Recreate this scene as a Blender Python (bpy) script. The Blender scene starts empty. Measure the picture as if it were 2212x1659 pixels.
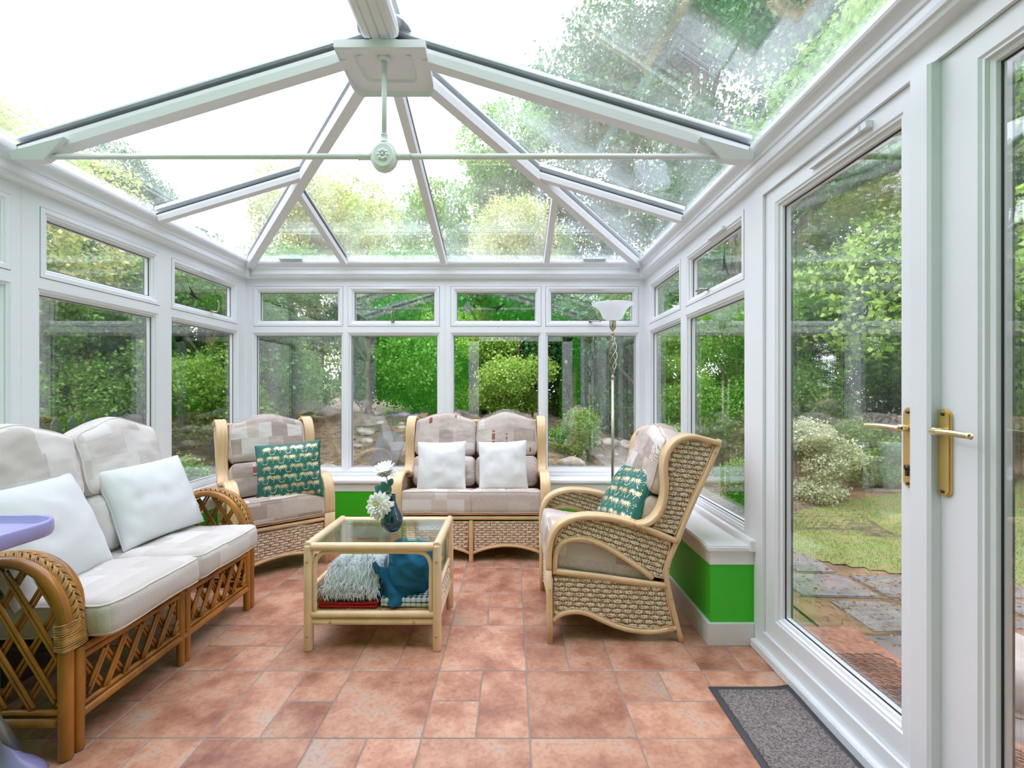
import bpy, bmesh, math, random
import numpy as np
from mathutils import Vector, Matrix, noise
PI = math.pi
C = bpy.context.scene.collection
SC = bpy.context.scene

# ------------------------------------------------------------------ camera, sky, exposure
F = 975.0                      # focal length in pixels of the 2212 px wide frame
CAMZ = 1.25
cd = bpy.data.cameras.new('camera')
cam = bpy.data.objects.new('camera', cd); C.objects.link(cam)
cam.location = (0, 0, CAMZ); cam.rotation_euler = (PI/2, 0, 0)
cd.sensor_width = 36.0; cd.lens = 36.0*F/2212; cd.shift_y = 12.5/2212; cd.clip_start = 0.02; cd.clip_end = 200
SC.camera = cam

world = bpy.data.worlds.new('world'); SC.world = world; world.use_nodes = True
wn = world.node_tree; wn.nodes.clear()
wo = wn.nodes.new('ShaderNodeOutputWorld'); bg = wn.nodes.new('ShaderNodeBackground')
tc = wn.nodes.new('ShaderNodeTexCoord'); nz = wn.nodes.new('ShaderNodeTexNoise'); cr = wn.nodes.new('ShaderNodeValToRGB')
nz.inputs['Scale'].default_value = 2.2; nz.inputs['Detail'].default_value = 5
cr.color_ramp.elements[0].position = .36; cr.color_ramp.elements[0].color = (.80, .88, 1.05, 1)
cr.color_ramp.elements[1].position = .56; cr.color_ramp.elements[1].color = (1, .975, 1.15, 1)
wn.links.new(tc.outputs['Generated'], nz.inputs['Vector']); wn.links.new(nz.outputs['Fac'], cr.inputs['Fac'])
wn.links.new(cr.outputs['Color'], bg.inputs['Color']); wn.links.new(bg.outputs['Background'], wo.inputs['Surface'])
bg.inputs['Strength'].default_value = 1.4
SC.view_settings.view_transform = 'Standard'; SC.view_settings.look = 'None'
SC.view_settings.exposure = 2.24; SC.view_settings.gamma = 1.0
SC.view_settings.use_curve_mapping = False
SC.cycles.transparent_max_bounces = 40; SC.cycles.max_bounces = 10
SC.cycles.diffuse_bounces = 5; SC.cycles.glossy_bounces = 5
SC.cycles.caustics_reflective = False; SC.cycles.caustics_refractive = False
SC.cycles.sample_clamp_indirect = 4.0

# ------------------------------------------------------------------ materials
def newmat(name):
    m = bpy.data.materials.new(name); m.use_nodes = True
    return m, m.node_tree, m.node_tree.nodes['Principled BSDF']
def mat(name, col, rough=.5, metal=0, spec=.5, bump=0, bscale=200, var=0, vscale=8, coat=0, stretch=None, col2=None, sub=0):
    m, nt, b = newmat(name)
    b.inputs['Base Color'].default_value = (*col, 1); b.inputs['Roughness'].default_value = rough
    b.inputs['Metallic'].default_value = metal; b.inputs['Specular IOR Level'].default_value = spec
    b.inputs['Coat Weight'].default_value = coat
    if sub: b.inputs['Subsurface Weight'].default_value = sub; b.inputs['Subsurface Radius'].default_value = (.02, .02, .02)
    src = None
    if bump or var or col2:
        t = nt.nodes.new('ShaderNodeTexCoord'); mp = nt.nodes.new('ShaderNodeMapping')
        if stretch: mp.inputs['Scale'].default_value = stretch
        nt.links.new(t.outputs['Object'], mp.inputs['Vector']); src = mp.outputs['Vector']
    if var or col2:
        n = nt.nodes.new('ShaderNodeTexNoise'); n.inputs['Scale'].default_value = vscale; n.inputs['Detail'].default_value = 6
        nt.links.new(src, n.inputs['Vector'])
        r = nt.nodes.new('ShaderNodeValToRGB')
        c2 = col2 or tuple(c*(1-var) for c in col)
        c1 = col if col2 else tuple(min(1, c*(1+var)) for c in col)
        r.color_ramp.elements[0].position = .35; r.color_ramp.elements[0].color = (*c2, 1)
        r.color_ramp.elements[1].position = .65; r.color_ramp.elements[1].color = (*c1, 1)
        nt.links.new(n.outputs['Fac'], r.inputs['Fac']); nt.links.new(r.outputs['Color'], b.inputs['Base Color'])
    if bump:
        n2 = nt.nodes.new('ShaderNodeTexNoise'); n2.inputs['Scale'].default_value = bscale; n2.inputs['Detail'].default_value = 3
        nt.links.new(src, n2.inputs['Vector'])
        bp = nt.nodes.new('ShaderNodeBump'); bp.inputs['Strength'].default_value = bump; bp.inputs['Distance'].default_value = .004
        nt.links.new(n2.outputs['Fac'], bp.inputs['Height']); nt.links.new(bp.outputs['Normal'], b.inputs['Normal'])
    return m
def glass_mat(name, f0=.045, tint=(.985, .99, .985), wav=.0, wscale=3, rough=0.0, veil=0):
    """clear pane: part of the light passes straight through, part mirrors, by viewing angle (same from both sides)"""
    m = bpy.data.materials.new(name); m.use_nodes = True; nt = m.node_tree; nt.nodes.clear()
    N = nt.nodes.new; L = nt.links.new
    out = N('ShaderNodeOutputMaterial'); mx = N('ShaderNodeMixShader'); tr = N('ShaderNodeBsdfTransparent'); gl = N('ShaderNodeBsdfGlossy')
    tr.inputs['Color'].default_value = (*tint, 1); gl.inputs['Roughness'].default_value = rough; gl.inputs['Color'].default_value = (.97, 1, .985, 1)
    geo = N('ShaderNodeNewGeometry'); dot = N('ShaderNodeVectorMath'); dot.operation = 'DOT_PRODUCT'
    L(geo.outputs['Normal'], dot.inputs[0]); L(geo.outputs['Incoming'], dot.inputs[1])
    ab = N('ShaderNodeMath'); ab.operation = 'ABSOLUTE'; L(dot.outputs['Value'], ab.inputs[0])
    om = N('ShaderNodeMath'); om.operation = 'SUBTRACT'; om.inputs[0].default_value = 1; L(ab.outputs[0], om.inputs[1])
    pw = N('ShaderNodeMath'); pw.operation = 'POWER'; L(om.outputs[0], pw.inputs[0]); pw.inputs[1].default_value = 5
    ma = N('ShaderNodeMath'); ma.operation = 'MULTIPLY_ADD'; L(pw.outputs[0], ma.inputs[0]); ma.inputs[1].default_value = 1-f0; ma.inputs[2].default_value = f0
    L(ma.outputs[0], mx.inputs['Fac']); L(tr.outputs[0], mx.inputs[1]); L(gl.outputs[0], mx.inputs[2])
    if wav:
        t = N('ShaderNodeTexCoord'); n = N('ShaderNodeTexNoise'); n.inputs['Scale'].default_value = wscale; n.inputs['Detail'].default_value = 1
        L(t.outputs['Object'], n.inputs['Vector']); bp = N('ShaderNodeBump'); bp.inputs['Strength'].default_value = wav; bp.inputs['Distance'].default_value = .01
        L(n.outputs['Fac'], bp.inputs['Height']); L(bp.outputs['Normal'], gl.inputs['Normal'])
    last = mx.outputs[0]
    if veil:                                   # dust film left on the outside by rain
        df = N('ShaderNodeBsdfTranslucent'); df.inputs['Color'].default_value = (.9, .95, .95, 1)
        t = N('ShaderNodeTexCoord'); n = N('ShaderNodeTexNoise'); n.inputs['Scale'].default_value = 2.5; n.inputs['Detail'].default_value = 8
        L(t.outputs['Object'], n.inputs['Vector']); r = N('ShaderNodeMapRange'); r.inputs['From Min'].default_value = .35; r.inputs['From Max'].default_value = .8
        r.inputs['To Min'].default_value = veil*.3; r.inputs['To Max'].default_value = veil*1.6; L(n.outputs['Fac'], r.inputs['Value'])
        m2 = N('ShaderNodeMixShader'); L(r.outputs['Result'], m2.inputs['Fac']); L(last, m2.inputs[1]); L(df.outputs[0], m2.inputs[2]); last = m2.outputs[0]
    L(last, out.inputs['Surface'])
    return m
def leaf_mat(name, c1, c2, gloss=.35, tr=.42):
    m = bpy.data.materials.new(name); m.use_nodes = True; nt = m.node_tree; nt.nodes.clear(); N = nt.nodes.new; L = nt.links.new
    out = N('ShaderNodeOutputMaterial'); geo = N('ShaderNodeNewGeometry'); r = N('ShaderNodeValToRGB')
    r.color_ramp.elements[0].color = (*c1, 1); r.color_ramp.elements[1].color = (*c2, 1)
    L(geo.outputs['Random Per Island'], r.inputs['Fac'])
    p = N('ShaderNodeBsdfPrincipled'); p.inputs['Roughness'].default_value = gloss; L(r.outputs['Color'], p.inputs['Base Color'])
    t = N('ShaderNodeBsdfTranslucent'); L(r.outputs['Color'], t.inputs['Color'])
    mx = N('ShaderNodeMixShader'); mx.inputs['Fac'].default_value = tr
    L(p.outputs[0], mx.inputs[1]); L(t.outputs[0], mx.inputs[2]); L(mx.outputs[0], out.inputs['Surface'])
    return m
M = {}
M['upvc'] = mat('white_plastic_frame', (.80, .82, .84), .28)
M['upvc_shade'] = mat('white_roof_cover', (.80, .80, .81), .4)
M['gasket'] = mat('black_rubber_seal', (.012, .014, .02), .6)
M['alu'] = mat('grey_aluminium_cap', (.50, .56, .60), .35, .3)
M['spacer'] = mat('white_glazing_spacer', (.85, .86, .88), .4)
M['glass'] = glass_mat('window_glass', .14, wav=.005, wscale=2.2)
M['roof_glass'] = glass_mat('roof_glass', .17, tint=(.975, .985, .985), wav=.008, wscale=3, veil=.04)
M['table_glass'] = glass_mat('table_glass', .05, tint=(.88, .945, .92))
M['green'] = mat('green_wall_paint', (.045, .52, .012), .5)
M['sill'] = mat('white_gloss_paint', (.86, .86, .87), .22)
M['skirt'] = mat('white_satin_paint', (.74, .73, .73), .4)
M['brass'] = mat('brushed_gold_brass', (.76, .53, .19), .36, .75)
M['brass_light'] = mat('pale_brass_lever', (.86, .72, .42), .22, .95)
M['antique'] = mat('antique_brass', (.44, .39, .30), .25, 1.0)
M['black'] = mat('black_vinyl', (.008, .008, .008), .4)
M['screw'] = mat('dark_screw', (.10, .08, .05), .4, .8)
M['cream_metal'] = mat('cream_painted_metal', (.78, .80, .78), .3)
M['cane'] = mat('pale_varnished_rattan', (.76, .53, .30), .28, var=.10, vscale=9, bump=.05, bscale=40, stretch=(1, 1, .25))
M['cane_pale'] = mat('bleached_rattan_table', (.80, .58, .36), .3, var=.08, vscale=9)
M['binding'] = mat('rattan_wrapping', (.72, .48, .26), .4, var=.12, vscale=60)
M['weave_base'] = mat('brown_woven_cane', (.42, .22, .085), .6, bump=.5, bscale=180, var=.35, vscale=90)
M['cane_dark'] = mat('honey_brown_rattan', (.34, .135, .022), .2, var=.45, vscale=7, bump=.08, bscale=50, stretch=(1, 1, .3))
M['cane_dark2'] = mat('brown_wrapped_cane', (.42, .22, .06), .3, var=.3, vscale=30)
M['under'] = mat('dark_underside_board', (.03, .02, .015), .7)
M['peg'] = mat('wooden_peg', (.62, .34, .13), .5)
def twist_mat():
    m, nt, b = newmat('twisted_seagrass_rope'); N = nt.nodes.new; L = nt.links.new
    t = N('ShaderNodeTexCoord'); n = N('ShaderNodeTexNoise'); n.inputs['Scale'].default_value = 150; n.inputs['Detail'].default_value = 2
    L(t.outputs['Object'], n.inputs['Vector']); r = N('ShaderNodeValToRGB')
    e = r.color_ramp.elements; e[0].position = .38; e[0].color = (.40, .22, .10, 1); e[1].position = .50; e[1].color = (.95, .86, .76, 1)
    L(n.outputs['Fac'], r.inputs['Fac']); L(r.outputs['Color'], b.inputs['Base Color']); b.inputs['Roughness'].default_value = .6
    return m
M['rope'] = twist_mat()
FAB = [mat('fabric_beige', (.60, .51, .45), .9, bump=.5, bscale=260, var=.06, vscale=90, stretch=(1, 1, 3)),
       mat('fabric_taupe', (.43, .345, .295), .9, bump=.5, bscale=260, var=.10, vscale=120, stretch=(1, 1, 3)),
       mat('fabric_pale', (.70, .645, .60), .9, bump=.5, bscale=260, var=.05, vscale=90, stretch=(1, 1, 3)),
       mat('fabric_rose_beige', (.55, .455, .41), .9, bump=.5, bscale=260, var=.10, vscale=60, stretch=(3, 1, 1)),
       None,
       mat('fabric_rust', (.30, .10, .055), .85, bump=.4, bscale=260)]
def stripe_mat():
    m, nt, b = newmat('fabric_diagonal_stripe'); N = nt.nodes.new; L = nt.links.new
    t = N('ShaderNodeTexCoord'); mp = N('ShaderNodeMapping'); mp.inputs['Rotation'].default_value = (0, .6, .5)
    w = N('ShaderNodeTexWave'); w.inputs['Scale'].default_value = 42; w.inputs['Distortion'].default_value = 2; w.inputs['Detail Scale'].default_value = 6
    L(t.outputs['Object'], mp.inputs['Vector']); L(mp.outputs['Vector'], w.inputs['Vector'])
    r = N('ShaderNodeValToRGB'); e = r.color_ramp.elements; e[0].position = .12; e[0].color = (.36, .22, .16, 1); e[1].position = .30; e[1].color = (.70, .64, .58, 1)
    L(w.outputs['Fac'], r.inputs['Fac']); L(r.outputs['Color'], b.inputs['Base Color']); b.inputs['Roughness'].default_value = .9
    return m
FAB[4] = stripe_mat()
CREAM = [mat('cream_fabric', (.60, .555, .525), .8, bump=.35, bscale=220, var=.02, vscale=60),
         mat('cream_fabric_sheen', (.67, .635, .61), .65, bump=.25, bscale=220),
         mat('cream_fabric_shadow_weave', (.555, .505, .47), .85, bump=.35, bscale=220)]
M['piping'] = mat('beige_piping', (.55, .47, .42), .9)
M['piping_cream'] = mat('cream_piping', (.66, .61, .56), .85)
M['white_linen'] = mat('white_linen', (.80, .80, .81), .9, bump=.25, bscale=300)
M['white_linen_cool'] = mat('cool_white_linen', (.70, .71, .72), .9, bump=.25, bscale=300)
M['teal'] = mat('teal_velvet', (.012, .145, .115), .55, bump=.2, bscale=300, var=.15, vscale=6)
M['gold_print'] = mat('pale_gold_print', (.78, .68, .44), .35, .35)
M['lilac'] = mat('lilac_plastic', (.36, .33, .66), .3)
M['grey_tube'] = mat('grey_painted_tube', (.30, .38, .40), .3, .6)
M['vase'] = mat('dark_teal_ceramic', (.004, .035, .06), .06, coat=1)
M['petal'] = mat('white_petal', (.88, .87, .80), .6, sub=.1)
M['petal_core'] = mat('yellow_green_core', (.55, .48, .12), .6)
M['stem'] = mat('green_stem', (.16, .30, .07), .5)
M['euc'] = mat('blue_green_leaf', (.05, .20, .19), .45, var=.15, vscale=30)
M['blue_fleece'] = mat('blue_fleece', (.008, .115, .235), .95, bump=.3, bscale=250)
M['throw'] = mat('pale_grey_throw', (.82, .82, .84), .95, bump=.7, bscale=190)
M['red_blanket'] = mat('red_blanket', (.42, .012, .012), .9, bump=.3, bscale=200)
M['mint'] = mat('mint_cloth', (.40, .68, .66), .9, bump=.2, bscale=200)
def plaid():
    m, nt, b = newmat('navy_tartan'); N = nt.nodes.new; L = nt.links.new
    t = N('ShaderNodeTexCoord'); ws = []
    for ax in ('X', 'Y'):
        w = N('ShaderNodeTexWave'); w.bands_direction = ax; w.inputs['Scale'].default_value = 12; L(t.outputs['Object'], w.inputs['Vector']); ws.append(w)
    a = N('ShaderNodeMath'); a.operation = 'ADD'; L(ws[0].outputs['Fac'], a.inputs[0]); L(ws[1].outputs['Fac'], a.inputs[1])
    r = N('ShaderNodeValToRGB'); e = r.color_ramp.elements; e[0].position = .25; e[0].color = (.01, .02, .12, 1); e[1].position = .8; e[1].color = (.65, .70, .75, 1)
    d = N('ShaderNodeMath'); d.operation = 'MULTIPLY'; d.inputs[1].default_value = .6; L(a.outputs[0], d.inputs[0]); L(d.outputs[0], r.inputs['Fac'])
    L(r.outputs['Color'], b.inputs['Base Color']); b.inputs['Roughness'].default_value = .9
    return m
M['plaid'] = plaid()
def mat_carpet():
    m, nt, b = newmat('grey_brown_mat_pile'); N = nt.nodes.new; L = nt.links.new
    t = N('ShaderNodeTexCoord'); v = N('ShaderNodeTexVoronoi'); v.inputs['Scale'].default_value = 190
    L(t.outputs['Object'], v.inputs['Vector']); r = N('ShaderNodeValToRGB'); e = r.color_ramp.elements
    e[0].color = (.10, .085, .08, 1); e[1].color = (.33, .285, .27, 1)
    s = N('ShaderNodeSeparateColor'); L(v.outputs['Color'], s.inputs['Color']); L(s.outputs[0], r.inputs['Fac'])
    L(r.outputs['Color'], b.inputs['Base Color']); b.inputs['Roughness'].default_value = 1
    bp = N('ShaderNodeBump'); bp.inputs['Strength'].default_value = 1; bp.inputs['Distance'].default_value = .004; L(v.outputs['Distance'], bp.inputs['Height']); L(bp.outputs['Normal'], b.inputs['Normal'])
    return m
M['mat_pile'] = mat_carpet()
M['mat_edge'] = mat('dark_rubber_edge', (.05, .053, .058), .65)
def tile_mat():
    m, nt, b = newmat('terracotta_tile'); N = nt.nodes.new; L = nt.links.new
    t = N('ShaderNodeTexCoord'); geo = N('ShaderNodeNewGeometry')
    off = N('ShaderNodeVectorMath'); off.operation = 'MULTIPLY_ADD'
    cmb = N('ShaderNodeCombineXYZ'); mulr = N('ShaderNodeMath'); mulr.operation = 'MULTIPLY'; mulr.inputs[1].default_value = 37
    L(geo.outputs['Random Per Island'], mulr.inputs[0]); L(mulr.outputs[0], cmb.inputs[2])
    ad = N('ShaderNodeVectorMath'); ad.operation = 'ADD'; L(t.outputs['Object'], ad.inputs[0]); L(cmb.outputs[0], ad.inputs[1])
    n1 = N('ShaderNodeTexNoise'); n1.inputs['Scale'].default_value = 5.5; n1.inputs['Detail'].default_value = 7; n1.inputs['Roughness'].default_value = .62; L(ad.outputs[0], n1.inputs['Vector'])
    r1 = N('ShaderNodeValToRGB'); e = r1.color_ramp.elements
    e[0].position = .30; e[0].color = (.27, .098, .058, 1); e[1].position = .70; e[1].color = (.48, .35, .28, 1)
    x = e.new(.44); x.color = (.42, .178, .106, 1); x = e.new(.56); x.color = (.555, .285, .175, 1)
    L(n1.outputs['Fac'], r1.inputs['Fac'])
    n2 = N('ShaderNodeTexNoise'); n2.inputs['Scale'].default_value = 60; n2.inputs['Detail'].default_value = 4; L(ad.outputs[0], n2.inputs['Vector'])
    r2 = N('ShaderNodeValToRGB'); r2.color_ramp.elements[0].position = .3; r2.color_ramp.elements[0].color = (.72, .66, .62, 1); r2.color_ramp.elements[1].position = .52; r2.color_ramp.elements[1].color = (1, 1, 1, 1)
    L(n2.outputs['Fac'], r2.inputs['Fac'])
    mx = N('ShaderNodeMix'); mx.data_type = 'RGBA'; mx.blend_type = 'MULTIPLY'; mx.inputs[0].default_value = .7
    L(r1.outputs['Color'], mx.inputs[6]); L(r2.outputs['Color'], mx.inputs[7])
    hs = N('ShaderNodeHueSaturation'); hs.inputs['Saturation'].default_value = .95
    mr = N('ShaderNodeMapRange'); mr.inputs['To Min'].default_value = .86; mr.inputs['To Max'].default_value = 1.14
    L(geo.outputs['Random Per Island'], mr.inputs['Value']); L(mr.outputs['Result'], hs.inputs['Value']); L(mx.outputs[2], hs.inputs['Color'])
    L(hs.outputs['Color'], b.inputs['Base Color']); b.inputs['Roughness'].default_value = .38
    bp = N('ShaderNodeBump'); bp.inputs['Strength'].default_value = .22; bp.inputs['Distance'].default_value = .004; L(n2.outputs['Fac'], bp.inputs['Height']); L(bp.outputs['Normal'], b.inputs['Normal'])
    return m
M['tile'] = tile_mat()
M['grout'] = mat('grey_grout', (.27, .245, .21), .9)
M['interior'] = mat('house_plaster', (.30, .29, .27), .8)
M['rubble'] = mat('white_painted_rubble', (.66, .67, .62), .85, bump=1, bscale=5, var=.10, vscale=5)
M['soil'] = mat('leaf_litter_soil', (.30, .19, .10), .95, col2=(.12, .075, .04), vscale=3.5, bump=1, bscale=60)
M['bank'] = mat('gravel_bank', (.20, .155, .095), .95, col2=(.07, .06, .035), vscale=7, bump=1, bscale=60)
M['slate'] = mat('grey_reflection_slab', (.17, .165, .16), .5, var=.25, vscale=6, bump=.5, bscale=25)  # only on the slabs that stand in for cushion reflections
M['paving'] = mat('weathered_paving_slab', (.20, .19, .18), .85, var=.2, vscale=8, bump=.4, bscale=40)
M['stone'] = mat('buff_garden_stone', (.42, .37, .29), .9, col2=(.22, .19, .15), vscale=8, bump=1, bscale=20)
M['white_stone'] = mat('whitewashed_boulder', (.72, .69, .65), .8, col2=(.45, .41, .36), vscale=9, bump=.8, bscale=25)
M['bark'] = mat('brown_bark', (.13, .09, .06), .9, bump=1, bscale=30, var=.4, vscale=10)
M['picket'] = mat('dark_green_fence_paint', (.035, .07, .06), .6)
M['lawn'] = mat('lawn_turf', (.17, .25, .06), .95, col2=(.24, .23, .085), vscale=6)
M['doormat'] = mat('brown_rubber_mat', (.16, .09, .065), .6)
M['brick'] = mat('brick_step', (.36, .17, .11), .8, var=.3, vscale=30, bump=.5, bscale=30)
M['leaf_mid'] = leaf_mat('mid_green_leaf', (.085, .25, .03), (.30, .50, .09))
M['leaf_lime'] = leaf_mat('lime_green_leaf', (.20, .42, .05), (.55, .70, .16))
M['leaf_dark'] = leaf_mat('dark_glossy_leaf', (.03, .115, .03), (.10, .26, .06), .3, .25)
M['leaf_autumn'] = leaf_mat('yellowing_leaf', (.24, .38, .07), (.72, .66, .22))
M['leaf_grey'] = leaf_mat('silver_variegated_leaf', (.40, .48, .26), (.80, .82, .58))
M['grass'] = leaf_mat('grass_blade', (.20, .32, .06), (.42, .46, .14))
M['litter'] = leaf_mat('fallen_leaf', (.24, .13, .05), (.52, .38, .20), .7)

# ------------------------------------------------------------------ mesh helpers
class MB:
    def __init__(s): s.v = []; s.f = []; s.m = []; s.s = []
    def add(s, vs, fs, mi=0, smooth=True):
        o = len(s.v); s.v.extend([tuple(p) for p in vs])
        for f in fs: s.f.append(tuple(i+o for i in f)); s.m.append(mi); s.s.append(smooth)
    def xf(s, fn): s.v = [tuple(fn(p)) for p in s.v]; return s
    def merge(s, o, mi=0): s.add(o.v, o.f, 0); n = len(o.f); s.m[-n:] = [k+mi for k in o.m]; s.s[-n:] = o.s; return s
    def build(s, name, mats, parent=None, weld=False, recalc=True, kind=None):
        me = bpy.data.meshes.new(name)
        me.from_pydata(s.v, [], s.f)
        if not isinstance(mats, (list, tuple)): mats = [mats]
        for k in mats: me.materials.append(k if not isinstance(k, str) else M[k])
        me.polygons.foreach_set('material_index', s.m); me.polygons.foreach_set('use_smooth', s.s)
        if weld or recalc:
            bm = bmesh.new(); bm.from_mesh(me)
            if weld: bmesh.ops.remove_doubles(bm, verts=bm.verts, dist=2e-4)
            if recalc: bmesh.ops.recalc_face_normals(bm, faces=bm.faces)
            bm.to_mesh(me); bm.free()
        o = bpy.data.objects.new(name, me); C.objects.link(o)
        if parent: o.parent = parent
        if kind: o['kind'] = kind
        return o
def box(mb, a, b, mi=0, bev=0, smooth=False):
    (x0, y0, z0), (x1, y1, z1) = a, b
    x0, x1 = min(x0, x1), max(x0, x1); y0, y1 = min(y0, y1), max(y0, y1); z0, z1 = min(z0, z1), max(z0, z1)
    if not bev:
        mb.add([(x0, y0, z0), (x1, y0, z0), (x1, y1, z0), (x0, y1, z0), (x0, y0, z1), (x1, y0, z1), (x1, y1, z1), (x0, y1, z1)],
               [(0, 3, 2, 1), (4, 5, 6, 7), (0, 1, 5, 4), (1, 2, 6, 5), (2, 3, 7, 6), (3, 0, 4, 7)], mi, smooth); return
    bm = bmesh.new(); bmesh.ops.create_cube(bm, size=1)
    for v in bm.verts: v.co = Vector(((x0+x1)/2+v.co.x*(x1-x0), (y0+y1)/2+v.co.y*(y1-y0), (z0+z1)/2+v.co.z*(z1-z0)))
    bmesh.ops.bevel(bm, geom=bm.edges[:], offset=bev, segments=2, affect='EDGES')
    bm.verts.index_update()
    mb.add([v.co for v in bm.verts], [[v.index for v in f.verts] for f in bm.faces], mi, smooth); bm.free()
def obox(mb, c, ax, ay, az, mi=0):
    c, ax, ay, az = map(Vector, (c, ax, ay, az))
    vs = [c+sx*ax+sy*ay+sz*az for sz in (-1, 1) for sx, sy in ((-1, -1), (1, -1), (1, 1), (-1, 1))]
    mb.add(vs, [(0, 3, 2, 1), (4, 5, 6, 7), (0, 1, 5, 4), (1, 2, 6, 5), (2, 3, 7, 6), (3, 0, 4, 7)], mi, False)
def spline(pts, n=6, closed=False):
    P = [Vector(p) for p in pts]; out = []; N = len(P)
    rng = range(N if closed else N-1)
    for i in rng:
        p0 = P[(i-1) % N] if closed or i > 0 else P[i]*2-P[i+1]
        p1 = P[i]; p2 = P[(i+1) % N]
        p3 = P[(i+2) % N] if closed or i+2 < N else p2*2-p1
        for k in range(n):
            t = k/n; out.append(.5*((2*p1)+(p2-p0)*t+(2*p0-5*p1+4*p2-p3)*t*t+(3*p1-3*p2+p3-p0)*t**3))
    if not closed: out.append(P[-1])
    return out
def sweep(mb, path, prof, up=None, mi=0, closed=False, cap=True, smooth=True, scale=None):
    """sweep a closed 2-D profile along a path; up fixes the profile's first axis"""
    P = [Vector(p) for p in path]; N = len(P); vs = []; k = len(prof); prev = None
    for i, p in enumerate(P):
        if closed: t = (P[(i+1) % N]-P[i-1]).normalized()
        else: t = (P[min(i+1, N-1)]-P[max(i-1, 0)]).normalized()
        if up is not None:
            a = Vector(up); a = (a-t*a.dot(t)).normalized()
        else:
            if prev is None:
                a = Vector((0, 0, 1)) if abs(t.z) < .9 else Vector((1, 0, 0)); a = (a-t*a.dot(t)).normalized()
            else: a = (prev-t*prev.dot(t)).normalized()
            prev = a
        b = t.cross(a); sc = scale(i/(N-1)) if scale else 1
        for (u, w) in prof: vs.append(p+a*u*sc+b*w*sc)
    fs = []
    for i in range(N if closed else N-1):
        j = (i+1) % N
        for q in range(k): r = (q+1) % k; fs.append((i*k+q, i*k+r, j*k+r, j*k+q))
    if cap and not closed: fs.append(tuple(range(k))[::-1]); fs.append(tuple((N-1)*k+q for q in range(k)))
    mb.add(vs, fs, mi, smooth)
def circ(r, n=8, r2=None): return [(r*math.cos(2*PI*i/n), (r2 or r)*math.sin(2*PI*i/n)) for i in range(n)]
def tube(mb, pts, r, n=8, mi=0, closed=False, sm=0, up=None, scale=None):
    path = spline(pts, sm, closed) if sm else pts
    sweep(mb, path, circ(r, n), up, mi, closed, scale=scale)
def pole(mb, a, b, r, n=10, mi=0):
    """straight pole with rounded ends"""
    a, b = Vector(a), Vector(b); d = (b-a).normalized(); e = r*.35
    sweep(mb, [a, a+d*e*.3, a+d*e, b-d*e, b-d*e*.3, b], circ(r, n), None, mi, scale=lambda t: .75 if t in (0, 1) else (.93 if t < .3 or t > .7 else 1))
def lathe(mb, prof, n=24, c=(0, 0, 0), mi=0, fn=None):
    vs = []; k = len(prof)
    for i in range(n):
        a = 2*PI*i/n
        for (r, z) in prof:
            rr = r*(fn(a, z) if fn else 1)
            vs.append((c[0]+rr*math.cos(a), c[1]+rr*math.sin(a), c[2]+z))
    fs = [(i*k+q, ((i+1) % n)*k+q, ((i+1) % n)*k+q+1, i*k+q+1) for i in range(n) for q in range(k-1)]
    mb.add(vs, fs, mi)
def prism(mb, poly, fn0, fn1, mi=0, smooth=False):
    n = len(poly)
    mb.add([fn0(p) for p in poly]+[fn1(p) for p in poly],
           [tuple(range(n))[::-1], tuple(range(n, 2*n))]+[(i, (i+1) % n, n+(i+1) % n, n+i) for i in range(n)], mi, smooth)
def thing(name, label, cat, loc=(0, 0, 0), rz=0, group=None, scale=None):
    o = bpy.data.objects.new(name, None); C.objects.link(o); o.location = loc; o.rotation_euler = (0, 0, rz)
    if scale: o.scale = scale
    o['label'] = label; o['category'] = cat
    if group: o['group'] = group
    return o
def tag(o, label, cat, group=None, kind=None):
    o['label'] = label; o['category'] = cat
    if group: o['group'] = group
    if kind: o['kind'] = kind
    return o
def struct(name):
    o = bpy.data.objects.new(name, None); C.objects.link(o); o['kind'] = 'structure'; return o
def copy_tree(o, parent=None):
    c = o.copy(); C.objects.link(c); c.parent = parent
    for ch in list(o.children): copy_tree(ch, c)
    return c
def inside(poly, x, y):
    c = False; j = len(poly)-1
    for i in range(len(poly)):
        xi, yi = poly[i]; xj, yj = poly[j]
        if (yi > y) != (yj > y) and x < (xj-xi)*(y-yi)/(yj-yi)+xi: c = not c
        j = i
    return c
def nz3(x, y, z, s=1.0, seed=0): return noise.noise(Vector((x*s+seed*7.1, y*s+seed*3.3, z*s+seed)))

# ------------------------------------------------------------------ room dimensions
XL, XR, YB = -2.381, 1.1925, 4.04
YH = .24                        # face of the house wall
RX = (XL+XR)/2                  # ridge line
RY, RZ = 2.12, 2.90             # ridge end
EZ = 2.385                      # glass height at the eaves' inner line
EL, ER, EB = XL+.09, XR-.09, YB-.09
DW = .215                       # dwarf wall depth inside the frames
SILLZ = .485

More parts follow.
